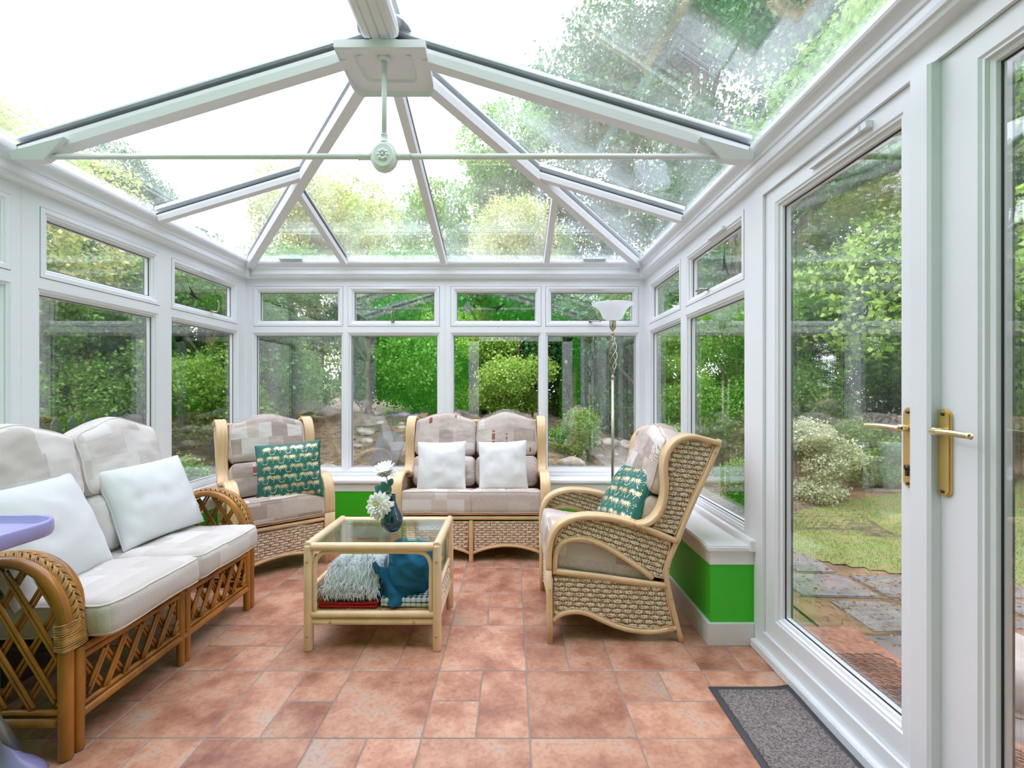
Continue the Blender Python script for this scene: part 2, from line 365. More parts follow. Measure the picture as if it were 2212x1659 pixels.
# ------------------------------------------------------------------ floor
def build_floor():
    mod, x0, y0, g = .3885, .0645, 2.008, .0026
    types = {(-3, -1): 'VL', (-1, -1): 'VR', (1, -1): 'HB', (-4, 0): 'HT', (-2, 0): 'VL', (0, 0): 'VR', (-1, 1): 'VL', (0, -2): 'HT', (-5, -1): 'HT', (-4, -2): 'VR', (-2, -2): 'VR', (2, 0): 'HT'}
    mb = MB(); rng = random.Random(5)
    def tile(xa, ya, xb, yb):
        xa, xb = max(xa, XL+.02), min(xb, XR+.01); ya, yb = max(ya, YH-.5), min(yb, YB)
        if xb-xa < .01 or yb-ya < .01: return
        xa += g; ya += g; xb -= g; yb -= g; e = .0025; t = .004; dz = rng.uniform(-.0004, .0004)
        vs = [(xa, ya, -.002), (xb, ya, -.002), (xb, yb, -.002), (xa, yb, -.002),
              (xa, ya, t-e*.6+dz-.004), (xb, ya, t-e*.6+dz-.004), (xb, yb, t-e*.6+dz-.004), (xa, yb, t-e*.6+dz-.004),
              (xa+e, ya+e, t+dz-.004), (xb-e, ya+e, t+dz-.004), (xb-e, yb-e, t+dz-.004), (xa+e, yb-e, t+dz-.004)]
        fs = [(8, 9, 10, 11)]
        for i in range(4): j = (i+1) % 4; fs += [(i, j, 4+j, 4+i), (4+i, 4+j, 8+j, 8+i)]
        mb.add(vs, fs, 0, False)
    for i in range(-8, 5):
        for j in range(-7, 7):
            X, Y = x0+i*mod, y0+j*mod; h = mod/2
            if (i+j) % 2: tile(X, Y, X+mod, Y+mod); continue
            t = types.get((i, j)) or rng.choice(('VL', 'VR', 'HT', 'HB'))
            if t[0] == 'V':
                a = X if t == 'VL' else X+h; b = X+h if t == 'VL' else X
                tile(a, Y, a+h, Y+mod); tile(b, Y, b+h, Y+h); tile(b, Y+h, b+h, Y+mod)
            else:
                a = Y+h if t == 'HT' else Y; b = Y if t == 'HT' else Y+h
                tile(X, a, X+mod, a+h); tile(X, b, X+h, b+h); tile(X+h, b, X+mod, b+h)
    box(mb, (XL-.05, -.3, -.06), (XR+.04, YB+.05, -.0022), 1)
    o = mb.build('floor', ['tile', 'grout'], recalc=False); o['kind'] = 'structure'
build_floor()

# ------------------------------------------------------------------ window walls
def pmap(side):
    if side == 'back': return lambda s, z, d: (s, YB+d, z)
    if side == 'right': return lambda s, z, d: (XR+d, s, z)
    return lambda s, z, d: (XL-d, s, z)
TH = .07
def ring(mb, P, r, prof, mi=0):
    s0, s1, z0, z1 = r; vs = []
    for (o, d) in prof:
        vs += [P(s0+o, z0+o, d), P(s1-o, z0+o, d), P(s1-o, z1-o, d), P(s0+o, z1-o, d)]
    fs = [(4*i+j, 4*i+(j+1) % 4, 4*i+4+(j+1) % 4, 4*i+4+j) for i in range(len(prof)-1) for j in range(4)]
    mb.add(vs, fs, mi, False)
def pbox(mb, P, s0, s1, z0, z1, d0, d1, mi=0, bev=0):
    box(mb, P(s0, z0, d0), P(s1, z1, d1), mi, bev)
def slab(mb, P, s0, s1, z0, z1, holes, d0=0, d1=TH, mi=0):
    S = sorted({s0, s1, *[h[0] for h in holes], *[h[1] for h in holes]}); Z = sorted({z0, z1, *[h[2] for h in holes], *[h[3] for h in holes]})
    S = [s for s in S if s0 <= s <= s1]; Z = [z for z in Z if z0 <= z <= z1]
    for i in range(len(S)-1):
        for j in range(len(Z)-1):
            cs, cz = (S[i]+S[i+1])/2, (Z[j]+Z[j+1])/2
            if any(h[0] < cs < h[1] and h[2] < cz < h[3] for h in holes): continue
            for d in (d0, d1): mb.add([P(S[i], Z[j], d), P(S[i+1], Z[j], d), P(S[i+1], Z[j+1], d), P(S[i], Z[j+1], d)], [(0, 1, 2, 3)], mi, False)
    for (a, b, c, d) in ((s0, z0, s1, z0), (s1, z0, s1, z1), (s1, z1, s0, z1), (s0, z1, s0, z0)):
        mb.add([P(a, b, d0), P(c, d, d0), P(c, d, d1), P(a, b, d1)], [(0, 1, 2, 3)], mi, False)
FIX = [(0, 0), (.010, .008), (.014, .008), (.016, .018), (.026, .022), (.029, .030)]
SASH = [(0, 0), (0, .014), (.003, .014)]
SASH2 = [(.003, .014), (.003, -.003), (.024, -.003), (.032, .004), (.038, .004), (.041, .014), (.051, .018), (.054, .030)]
DOORP = [(0, 0), (.006, .006), (.012, .006), (.016, .016), (.026, .020), (.029, .030)]
def pane(root, P, r, name='glass_pane'):
    s0, s1, z0, z1 = r; g = MB(); pbox(g, P, s0+.003, s1-.003, z0+.003, z1-.003, .034, .056)
    g.build(name, 'glass', root)
    e = MB()
    ring(e, P, (s0, s1, z0, z1), [(-.002, .030), (.003, .0305), (.0035, .034)], 0)
    ring(e, P, (s0, s1, z0, z1), [(.0035, .034), (.0035, .056)], 1)
    ring(e, P, (s0, s1, z0, z1), [(.0035, .056), (-.002, .056), (-.002, TH)], 0)
    e.build('glazing_seal', ['gasket', 'spacer'], root)
def window(n, side, s0, s1, z0, z1, bays):
    """one factory-made frame: bays = list of (hole, kind)"""
    P = pmap(side); root = struct('window_%d' % n); mb = MB()
    slab(mb, P, s0, s1, z0, z1, [b[0] for b in bays])
    for h, k in bays:
        ring(mb, P, h, SASH if k == 'sash' else FIX)
    mb.build('window_frame', 'upvc', root)
    for h, k in bays:
        o = .054 if k == 'sash' else .029
        if k == 'sash':
            m2 = MB(); ring(m2, P, h, SASH2); m2.build('opening_sash', 'upvc', root)
            m3 = MB(); ring(m3, P, h, [(.0002, .013), (.003, .013)]); m3.build('sash_seal', 'gasket', root)
        pane(root, P, (h[0]+o, h[1]-o, h[2]+o, h[3]-o))
    return root, P
def vent(root, P, sc, z, w=.20):
    v = MB(); pbox(v, P, sc-w/2, sc+w/2, z-.008, z+.010, -.018, -.003, 0, .003); pbox(v, P, sc-w/2-.006, sc-w/2+.02, z-.010, z+.012, -.022, -.003, 0, .003)
    v.build('trickle_vent', 'upvc', root)
def wlatch(root, P, s, z, up, lever):
    """casement handle; lever = list of (ds, dz, d) points"""
    v = MB(); pbox(v, P, s-.016, s+.016, z-.008, z+.008, -.010, 0, 0, .003)
    tube(v, [P(s, z, -.006), P(s, z, -.022)], .007, 10)
    tube(v, [P(s+a, z+b, -.022-c) for a, b, c in lever], .0055, 8, sm=4)
    v.build('window_handle', 'antique', root)
WZ0, WZ1, LZ0, LZ1, UZ0, UZ1 = .49, 2.30, .525, 1.762, 1.817, 2.177
def lo(a, b): return ((a, b, LZ0, LZ1), 'fix')
def hi(a, b): return ((a, b, UZ0, UZ1), 'sash')
# back: two frames of two bays
B = [(-2.327, -1.509), (-1.474, -.646), (-.553, .266), (.296, 1.140)]
r1, PB = window(1, 'back', -2.381, -.600, WZ0, WZ1, [lo(*B[0]), hi(-2.318, -1.512), lo(*B[1]), hi(-1.470, -.648)])
r2, _ = window(2, 'back', -.599, 1.1925, WZ0, WZ1, [lo(*B[2]), hi(-.549, .262), lo(*B[3]), hi(.300, 1.134)])
vent(r1, PB, -1.055, 2.155); vent(r2, PB, .72, 2.155)
wlatch(r1, PB, -1.065, 1.862, 1, [(0, 0, 0), (-.004, .02, .01), (-.008, .06, .012), (-.002, .09, .006)])
wlatch(r2, PB, .70, 1.862, 0, [(0, 0, 0), (.03, -.002, .012), (.09, -.004, .012)])
# right: one frame of two bays
r3, PR = window(3, 'right', 2.245, 3.99, WZ0, WZ1, [lo(3.190, 3.93), hi(3.190, 3.92), lo(2.316, 3.110), hi(2.316, 3.100)])
vent(r3, PR, 2.62, 2.155); wlatch(r3, PR, 2.74, 1.860, 0, [(0, 0, 0), (.004, .002, .02), (.05, .004, .028), (.07, .002, .024)])
# left: frames
r4, PL = window(4, 'left', 2.190, 3.99, WZ0, WZ1, [lo(3.154, 3.93), hi(3.154, 3.92), lo(2.267, 3.043), hi(2.275, 3.050)])
vent(r4, PL, 3.55, 2.155); wlatch(r4, PL, 3.57, 1.868, 1, [(0, 0, 0), (.0, .0, .03), (.0, .05, .042), (-.008, .085, .036)])
r5, _ = window(5, 'left', .30, 2.189, WZ0, WZ1, [lo(1.30, 2.145), hi(1.30, 2.145), lo(.40, 1.20), hi(.40, 1.20)])
# bird stickers on the panes
def bird(P, s, z, d, flip, rot, sc, label):
    pts = [(0, .0), (.10, .012), (.16, .035), (.30, .11), (.17, .015), (.12, -.03), (.10, -.055), (.04, -.075), (-.02, -.105), (-.05, -.14), (-.06, -.12), (-.035, -.08), (-.07, -.035), (-.14, -.02), (-.28, .03), (-.33, .055), (-.20, -.005), (-.10, .0), (-.05, .005)]
    pts = [(x*sc*(flip), y*sc) for x, y in pts]; c, q = math.cos(rot), math.sin(rot)
    pts = [(s+x*c-y*q, z+x*q+y*c) for x, y in pts]
    m = MB(); prism(m, pts, lambda p: P(p[0], p[1], d), lambda p: P(p[0], p[1], d-.0006))
    tag(m.build('bird_sticker', 'black'), label, 'sticker', 'bird stickers on the upper panes')
bird(PB, -.135, 2.00, .033, 1, .15, .32, 'black bird silhouette stuck on upper pane of the back wall')
bird(PL, 3.42, 1.985, .033, 1, -.78, .36, 'black bird silhouette stuck on upper pane above the patterned sofa side')
bird(PR, 2.59, 1.975, .033, 1, 1.15, .36, 'black bird silhouette stuck on upper pane beside the floor lamp')
# wall fillers between frames and house / above frames under the cornice
def wallbits():
    m = MB(); pbox(m, PR, 3.99, YB+.07, WZ0, WZ1, .0, .07); pbox(m, PR, 2.2, 2.245, .0, WZ1, 0, .07)
    m.build('trim_1', 'upvc')['kind'] = 'structure'
    m = MB(); pbox(m, PL, 3.99, YB+.07, WZ0, WZ1, .0, .07); pbox(m, PL, YH, .30, 0, WZ1, 0, .07)
    m.build('trim_2', 'upvc')['kind'] = 'structure'
wallbits()
# dwarf walls, sills, skirting
def dwarf():
    sections = {'back': (XL+DW, XR-DW, 'back'), 'right': (2.224, YB-DW, 'right'), 'left': (YH, YB-DW, 'left')}
    for nm, (a, b, side) in sections.items():
        P = pmap(side); m = MB(); e0 = a; e1 = b
        pbox(m, P, e0 if side != 'back' else XL+DW, e1 if side == 'back' else YB+.02, -.02, .46, -DW, .12, 0)
        w = m.build('wall_'+nm, 'green'); w['kind'] = 'structure'
        m = MB(); lip = .02
        if side == 'back': pbox(m, P, XL+.0, XR-.0, .457, SILLZ, -DW-lip, .0, 0, .006)
        else: pbox(m, P, a-(lip if side == 'right' else 0), YB-DW-lip-.001, .457, SILLZ, -DW-lip, .0, 0, .006)
        # apron under the ledge
        if side == 'back': pbox(m, P, XL+DW, XR-DW, .39, .457, -DW-.004, -DW+.02)
        elif side == 'right': pbox(m, P, a-.004, YB-DW, .39, .457, -DW-.004, .0)
        else: pbox(m, P, a, YB-DW, .39, .457, -DW-.004, -DW+.02)
        # raised strip against the frame foot
        if side == 'right':
            pbox(m, P, a-.03, YB-.03, .46, .515, -.035, .0, 0, .004)
        else: pbox(m, P, (XL+.03 if side == 'back' else YH), (XR-.03 if side == 'back' else YB-.03), SILLZ, .505, -.035, .0, 0, .004)
        m.build({'back': 'trim_3', 'right': 'trim_4', 'left': 'trim_5'}[side], 'sill')['kind'] = 'structure'
        m = MB()
        if side == 'back': pbox(m, P, XL+DW, XR-DW, 0, .105, -DW-.018, -DW, 0, .003)
        elif side == 'right': pbox(m, P, a, YB-DW, 0, .105, -DW-.018, -DW); pbox(m, P, a-.018, a, 0, .105, -DW-.018, .0)
        else: pbox(m, P, a, YB-DW, 0, .105, -DW-.018, -DW, 0, .003)
        m.build('baseboard_'+nm, 'skirt')['kind'] = 'structure'
dwarf()
# cornice round three sides
def cornice():
    prof = [(0, 2.240), (.028, 2.243), (.040, 2.252), (.044, 2.266), (.052, 2.270), (.054, 2.284), (.050, 2.290), (.050, 2.312), (.056, 2.316), (.058, 2.330), (.072, 2.350), (.088, 2.356), (.092, 2.366), (.092, 2.380), (.0, 2.384), (-.07, 2.384), (-.07, 2.29)]
    m = MB(); vs = []; k = len(prof)
    for e, z in prof: pass
    corners = [lambda e: (XL+e, YH), lambda e: (XL+e, YB-e), lambda e: (XR-e, YB-e), lambda e: (XR-e, YH)]
    for c in corners:
        for e, z in prof: x, y = c(e); vs.append((x, y, z))
    fs = [(i*k+q, i*k+(q+1) % k, (i+1)*k+(q+1) % k, (i+1)*k+q) for i in range(3) for q in range(k)]
    m.add(vs, fs, 0, False)
    for sx, x in ((1, EL), (-1, ER)):                      # corner cover pieces
        box(m, (x-sx*.05, EB-.0, 2.236), (x-sx*.02, EB+.03, 2.375), 0, .004)
    m.build('trim_6', 'upvc')['kind'] = 'structure'
cornice()
# ------------------------------------------------------------------ french doors on the right
def doors():
    P = PR; fr = struct('door_1'); m = MB()
    slab(m, P, .36, 2.203, 0.0, 2.30, [(.462, 2.137, .105, 2.172)], -.006, .075)
    ring(m, P, (.462, 2.137, .105, 2.172), [(0, -.006), (0, .012), (.004, .012)])
    box(m, P(.30, .0, .0), P(.36, 2.3, .07)); box(m, P(.36, .0, -.03), P(2.205, .04, 0), 0, .004)
    m.build('door_frame', 'upvc', fr)
    def leaf(s0, s1, hole, glassname, rad):
        root = fr
        l = MB(); slab(l, P, s0, s1, .108, 2.169, [hole], .008, .075); ring(l, P, hole, [(a, b+.008) for a, b in DOORP])
        lf = l.build('door_leaf', 'upvc', fr)
        o = .029; r = (hole[0]+o, hole[1]-o, hole[2]+o, hole[3]-o)
        g = MB(); pbox(g, P, r[0], r[1], r[2], r[3], .042, .062); g.build('glass_pane', 'glass', lf)
        e = MB(); ring(e, P, r, [(-.003, .037), (.003, .038), (.0035, .042)], 0); ring(e, P, r, [(.0035, .042), (.0035, .062)], 1); ring(e, P, r, [(.0035, .062), (-.002, .062), (-.002, .075)], 0)
        e.build('glazing_seal', ['gasket', 'spacer'], lf)
        return lf
    l1 = leaf(1.300, 2.134, (1.386, 2.062, .190, 2.105), 'a', 0)
    l2 = leaf(.465, 1.262, (.545, 1.164, .190, 2.105), 'b', 0)
    c = MB(); vs = []
    prof = [(1.262, .008), (1.262, -.020), (1.270, -.026), (1.322, -.026), (1.330, -.020), (1.330, .008)]
    n = len(prof); bot = [P(s, .112, d) for s, d in prof]; top = [P(s, 2.165+(.012 if d > -.01 else 0), d) for s, d in prof]
    c.add(bot+top, [tuple(range(n)), tuple(range(n, 2*n))]+[(i, (i+1) % n, n+(i+1) % n, n+i) for i in range(n)], 0, False)
    c.build('meeting_strip', 'upvc', l1)
    v = MB(); pbox(v, P, 1.52, 1.80, 2.128, 2.142, -.008, .008, 0, .002); pbox(v, P, 1.50, 1.525, 2.122, 2.148, -.016, .008, 0, .002); pbox(v, P, 1.535, 1.56, 2.124, 2.146, -.014, .008, 0, .002)
    v.build('trickle_vent', 'upvc', fr)
    def handle(sc, z0, z1, off, dirn, key, lf):
        h = MB(); zc = (z0+z1)/2; w = .0195
        pts = [(sc+w*math.cos(a), z1-w+w*math.sin(a)) for a in [PI*i/10 for i in range(11)]]+[(sc-w*math.cos(a), z0+w-w*math.sin(a)) for a in [PI*i/10 for i in range(11)]]
        prism(h, pts, lambda p: P(p[0], p[1], off), lambda p: P(p[0], p[1], off-.007), 0)
        pts2 = [(sc+(p[0]-sc)*.86, zc+(p[1]-zc)*.98) for p in pts]
        prism(h, pts2, lambda p: P(p[0], p[1], off-.007), lambda p: P(p[0], p[1], off-.010), 0)
        for z in (z0+.014, z1-.014):
            t = MB(); tube(h, [P(sc, z, off-.009), P(sc, z, off-.0125)], .005, 10, mi=1)
        if key:
            tube(h, [P(sc, z0+.062, off-.009), P(sc, z0+.062, off-.016)], .0085, 14, mi=1); pbox(h, P, sc-.004, sc+.004, z0+.036, z0+.058, off-.016, off-.009, 1)
        pl = h.build('handle_plate', ['brass', 'screw'], lf)
        g = MB(); zl = z1-.062
        tube(g, [P(sc, zl, off-.009), P(sc, zl, off-.040)], .0105, 14)
        path = spline([P(sc-dirn*.004, zl, off-.040), P(sc+dirn*.01, zl, off-.046), P(sc+dirn*.03, zl+.001, off-.050), P(sc+dirn*.07, zl+.001, off-.052), P(sc+dirn*.118, zl-.002, off-.052)], 5)
        sweep(g, path, [(x, y) for x, y in circ(.0085, 10, .0065)], (0, 0, 1), 0)
        g.build('lever', 'brass_light', pl)
    handle(1.357, .955, 1.197, .008, 1, True, l1)
    handle(1.2475, .955, 1.197, .008, -1, False, l2)
doors()

# ------------------------------------------------------------------ roof
def eaves_pt(x, y): return Vector((x, y, EZ))
def build_roof():
    root = struct('ceiling')
    A = Vector((RX, RY, RZ)); Rn = Vector((RX, YH, RZ))
    slope_s = (RZ-EZ)/(RX-EL); slope_b = (RZ-EZ)/(EB-RY)
    YJ = 2.93; YT = 1.14
    tJ = (YJ-RY)/(EB-RY)
    HL = Vector((RX+(EL-RX)*tJ, YJ, RZ+(EZ-RZ)*tJ)); HR = Vector((RX+(ER-RX)*tJ, YJ, HL.z))
    CL, CR = Vector((EL, EB, EZ)), Vector((ER, EB, EZ))
    xj = (-1.4625, .30)
    def hip_at_x(x):
        t = abs(x-RX)/abs(EL-RX); return Vector((x, RY+(EB-RY)*t, RZ+(EZ-RZ)*t))
    JL, JR = hip_at_x(xj[0]), hip_at_x(xj[1])
    CM = Vector((RX, EB, EZ)); FJL = Vector((xj[0], EB, EZ)); FJR = Vector((xj[1], EB, EZ))
    L = lambda y: Vector((EL, y, EZ)); R = lambda y: Vector((ER, y, EZ)); G = lambda y: Vector((RX, y, RZ))
    def gpane(pts):
        n = (pts[1]-pts[0]).cross(pts[2]-pts[0]).normalized()
        if n.z < 0: n = -n
        mb = MB(); prism(mb, pts, lambda p: p-n*.002, lambda p: p+n*.022)
        mb.build('roof_pane', 'roof_glass', root)
    def out(p):            # carry the pane past the eaves
        q = Vector(p)
        if abs(p.x-EL) < 1e-4: q.x -= .22; q.z -= .22*slope_s
        if abs(p.x-ER) < 1e-4: q.x += .22; q.z -= .22*slope_s
        return q
    for ed, sx in ((L, -1), (R, 1)):
        x = EL if sx < 0 else ER; H = HL if sx < 0 else HR; Cn = CL if sx < 0 else CR
        gpane([G(YH), G(YT), out(ed(YT)), out(ed(YH))])
        gpane([G(YT), G(RY), out(ed(RY)), out(ed(YT))])
        gpane([G(RY), H, out(ed(YJ)), out(ed(RY))])
        gpane([H, Cn, out(ed(YJ))])
    dn = Vector((0, .22, -.22*slope_b))
    gpane([A, CM+dn, FJL+dn, JL]); gpane([JL, FJL+dn, CL]); gpane([A, JR, FJR+dn, CM+dn]); gpane([JR, CR, FJR+dn])
    def bar(a, b, n, w=.030, h=.058, cut0=0, cut1=0):
        a, b = Vector(a), Vector(b); t = (b-a).normalized(); n = (Vector(n)-t*Vector(n).dot(t)).normalized(); a = a+t*cut0; b = b-t*cut1
        s = t.cross(n).normalized(); mb = MB()
        def sect(pr, mi):
            k = len(pr); mb.add([a+s*u+n*v for u, v in pr]+[b+s*u+n*v for u, v in pr], [tuple(range(k)), tuple(range(k, 2*k))]+[(i, (i+1) % k, k+(i+1) % k, k+i) for i in range(k)], mi, False)
        sect([(-w, -.010), (-w, -h*.45), (-w*.86, -h), (w*.86, -h), (w, -h*.45), (w, -.010)], 0)
        sect([(-w*1.02, -.010), (-w*1.02, -.002), (w*1.02, -.002), (w*1.02, -.010)], 1)
        sect([(-w*1.0, .022), (-w*1.0, .030), (-w*.5, .052), (w*.5, .052), (w*1.0, .030), (w*1.0, .022)], 2)
        sect([(-w*.35, -.004), (-w*.35, .024), (w*.35, .024), (w*.35, -.004)], 2)
        mb.build('glazing_bar', ['upvc_shade', 'gasket', 'alu'], root)
    nL = Vector((-slope_s, 0, 1)).normalized(); nR = Vector((slope_s, 0, 1)).normalized(); nB = Vector((0, slope_b, 1)).normalized()
    for y in (RY, YT):
        bar(G(y), L(y), nL, .034, .066); bar(G(y), R(y), nR, .034, .066)
    bar(HL, L(YJ), nL, .026, .050, -.0); bar(HR, R(YJ), nR, .026, .050)
    bar(A, CL, nL+nB, .034, .066, 0, -.02); bar(A, CR, nR+nB, .034, .066, 0, -.02)
    bar(JL, FJL, nB, .026, .05); bar(JR, FJR, nB, .026, .05); bar(A, CM, nB, .028, .055)
    # ridge beam with grooved cover
    mb = MB(); pr = [(-.075, .03), (-.085, -.03), (-.080, -.055), (-.068, -.064), (-.045, -.066), (-.040, -.060), (-.036, -.066), (-.005, -.068), (0, -.061), (.005, -.068), (.036, -.066), (.040, -.060), (.045, -.066), (.068, -.064), (.080, -.055), (.085, -.03), (.075, .03)]
    mb2 = MB(); ys = (YH, RY-.085); k = len(pr)
    mb.add([(RX+u, y, RZ+v) for y in ys for u, v in pr], [tuple(range(k)), tuple(range(k, 2*k))]+[(i, (i+1) % k, k+(i+1) % k, k+i) for i in range(k)], 0, False)
    mb.build('ridge_beam', 'upvc_shade', root)
    mb = MB(); box(mb, (RX-.09, YH, RZ+.03), (RX+.09, RY-.02, RZ+.07), 0, .01); lathe(mb, [(0, .05), (.07, .045), (.115, .028), (.125, .012), (.125, .0)], 20, (RX, RY-.01, RZ+.02))
    mb.build('ridge_cap', 'alu', root)
    # moulded boss closing the ridge end: front edge straight, back rounded, faces sloping down
    mb = MB(); zt = RZ-.052; zb = RZ-.108
    def outline(s, y0):
        pts = [(-.205*s, y0), (.205*s, y0)]
        for i in range(9):
            a = PI/2*i/8; pts.append((.155*s+.05*s*math.cos(a)-.0*s, RY+.10*s+.10*s*math.sin(a)))
        for i in range(9):
            a = PI/2+PI/2*i/8; pts.append((-.155*s+.05*s*math.cos(a), RY+.10*s+.10*s*math.sin(a)))
        return pts
    o1, o2, o3 = outline(1, RY-.10), outline(.97, RY-.09), outline(.60, RY-.055)
    n = len(o1)
    def top(p): return min(RZ-.01, RZ-.30*abs(p[0])-.22*max(0, p[1]-RY))
    vs = [(RX+x, y, top((x, y))-.02) for x, y in o1]+[(RX+x, y, top((x, y))-.055) for x, y in o1]+[(RX+x, y, zb+(-.012)) for x, y in o2]+[(RX+x*1.02, y, zb-.012) for x, y in outline(.64, RY-.06)]+[(RX+x, y, zb+.010) for x, y in o3]
    fs = []
    for q in range(4): fs += [(q*n+i, q*n+(i+1) % n, (q+1)*n+(i+1) % n, (q+1)*n+i) for i in range(n)]
    fs += [tuple(4*n+i for i in range(n)), tuple(range(n))]
    mb.add(vs, fs, 0, False); mb.build('ridge_boss', 'upvc_shade', root)
    # small catches lying on the eaves
    for x in (-1.93, .72):
        mb = MB(); box(mb, (x-.10, EB-.028, EZ-.004), (x+.10, EB+.004, EZ+.010), 0, .004); mb.build('eaves_clip', 'alu', root)
    # tie bar with medallion
    tie = thing('tie_bar', 'cream painted tie rod crossing under the glass roof with flower medallion', 'tie bar', (RX, RY-.02, 2.335))
    rod = MB(); tube(rod, [(EL+.10-RX, 0, .0), (-.07, 0, 0)], .0125, 12); tube(rod, [(.07, 0, 0), (ER-.10-RX, 0, .0)], .0125, 12)
    rod.build('rod', 'cream_metal', tie)
    r = MB(); tube(r, [(0, 0, .08), (0, 0, .46)], .0125, 12); lathe(r, [(.0, .462), (.03, .46), (.032, .45), (.02, .44), (.0125, .44)], 20); r.build('hanger_rod', 'cream_metal', tie)
    md = MB(); pr = [(0, -.026), (.046, -.026), (.050, -.023), (.051, -.017), (.059, -.015), (.062, -.010), (.062, .010), (.058, .016), (.048, .02), (.044, .024), (0, .026)]
    q = MB(); lathe(q, pr, 40); q.s = [False]*len(q.s); q.xf(lambda p: (p[0], p[2], p[1]*1.12-.004)); md.merge(q)
    for a, b in (((-.058, 0, 0), (-.12, 0, 0)), ((.058, 0, 0), (.12, 0, 0)), ((0, 0, .062), (0, 0, .10))):
        sweep(md, [Vector(a).lerp(Vector(b), t) for t in (0, .15, .2, .5, .85, .9, 1)], circ(.0155, 14), None, 0, scale=lambda t: 1.15 if t < .3 else (1.0 if t < .8 else 1.12))
    md.build('medallion', 'cream_metal', tie)
    fl = MB()
    for i in range(8):
        a = 2*PI*i/8; q = MB(); lathe(q, [(0, .009), (.006, .008), (.0095, .004), (.010, 0)], 12); q.xf(lambda p: (p[0]+.019*math.cos(a), -p[2]-.0255, p[1]+.019*math.sin(a)-.004)); fl.merge(q)
    q = MB(); lathe(q, [(0, .012), (.006, .010), (.008, .0)], 12); q.xf(lambda p: (p[0], -p[2]-.0255, p[1]-.004)); fl.merge(q)
    fl.build('flower_boss', 'cream_metal', tie)
    for s, x in ((1, EL-RX), (-1, ER-RX)):
        b = MB(); z0 = 2.335
        pts = [(x+s*.0, -.045), (x+s*.24, -.035), (x+s*.24, .035), (x, .045)]
        vs = [(px, py, EZ-z0-.050+slope_s*abs(px-x)) for px, py in pts]+[(x+s*.0, -.035, -.03), (x+s*.13, -.018, -.022), (x+s*.13, .018, -.022), (x+s*.0, .035, -.03)]
        b.add(vs, [(0, 1, 2, 3), (4, 5, 6, 7), (0, 1, 5, 4), (1, 2, 6, 5), (2, 3, 7, 6), (3, 0, 4, 7)], 0, False)
        b.build('end_bracket', 'upvc_shade', tie)
build_roof()

# ------------------------------------------------------------------ the house behind
def house():
    m = MB(); x0, x1 = -.58, .88; T = -.28
    for a, b in (((XL-.08, T, -.06), (x0, YH, 3.6)), ((x1, T, -.06), (XR+.08, YH, 3.6)), ((x0, T, 2.1), (x1, YH, 3.6))): box(m, a, b)
    m.build('wall_house', 'green')['kind'] = 'structure'
    m = MB()
    for a, b in (((x0-.18, YH, 0), (x0, YH+.012, 2.2)), ((x1, YH, 0), (x1+.18, YH+.012, 2.2)), ((x0-.18, YH, 2.1), (x1+.18, YH+.012, 2.26))): box(m, a, b)
    m.build('trim_7', 'sill')['kind'] = 'structure'
    m = MB(); box(m, (XL-5.5, T, -.4), (XL-.08, YH-.02, 4.6)); box(m, (XR+.08, T, -.4), (XR+5.5, YH-.02, 4.6)); box(m, (XL-5.5, T, 3.6), (XR+5.5, YH-.02, 4.6))
    m.build('wall_outer', 'rubble')['kind'] = 'structure'
    m = MB(); X0, X1, Y0, Z1 = -2.6, 2.6, -4.5, 2.6
    for a, b in (((X0-.1, Y0, 0), (X0, T, Z1)), ((X1, Y0, 0), (X1+.1, T, Z1)), ((X0, Y0-.1, 0), (X1, Y0, Z1)), ((X0, Y0, Z1), (X1, T, Z1+.1)), ((X0, Y0, -.1), (X1, T, 0))): box(m, a, b)
    m.build('wall_indoors', 'interior')['kind'] = 'structure'
house()

# ------------------------------------------------------------------ soft furnishing helpers
def patch_fn(seed, pal=(0, 1, 2, 3), weights=(4, 1.4, 3, 4), rust=True):
    """which cloth colour lies at (u, v) metres: patchwork of blocks, some striped, with laddered rust marks"""
    R = random.Random(seed); rows = {}
    def cell(u, v):
        r = math.floor(v/.105+R0)
        if r not in rows:
            q = random.Random(seed*77+r); x = -1.2-q.random()*.2; c = []
            while x < 1.2: w = q.uniform(.07, .19); c.append((x, q.choices(pal, weights)[0], q.random())); x += w
            rows[r] = c
        cur = rows[r][0]
        for t in rows[r]:
            if t[0] <= u: cur = t
        return cur, r
    R0 = R.random()
    lad = [(R.uniform(-.2, .2), R.uniform(-.25, .25), 0, R.uniform(.07, .1)) for _ in range(4)]
    def f(u, v):
        if rust:
            for x, y, sl, h in lad:
                dv = v-y
                if 0 < dv < h and abs(u-x-sl*dv) < .0085 and (dv % .021) < .015: return 5
        (x, k, q), r = cell(u, v)
        if rust and q > .90: return 4
        return k
    return f
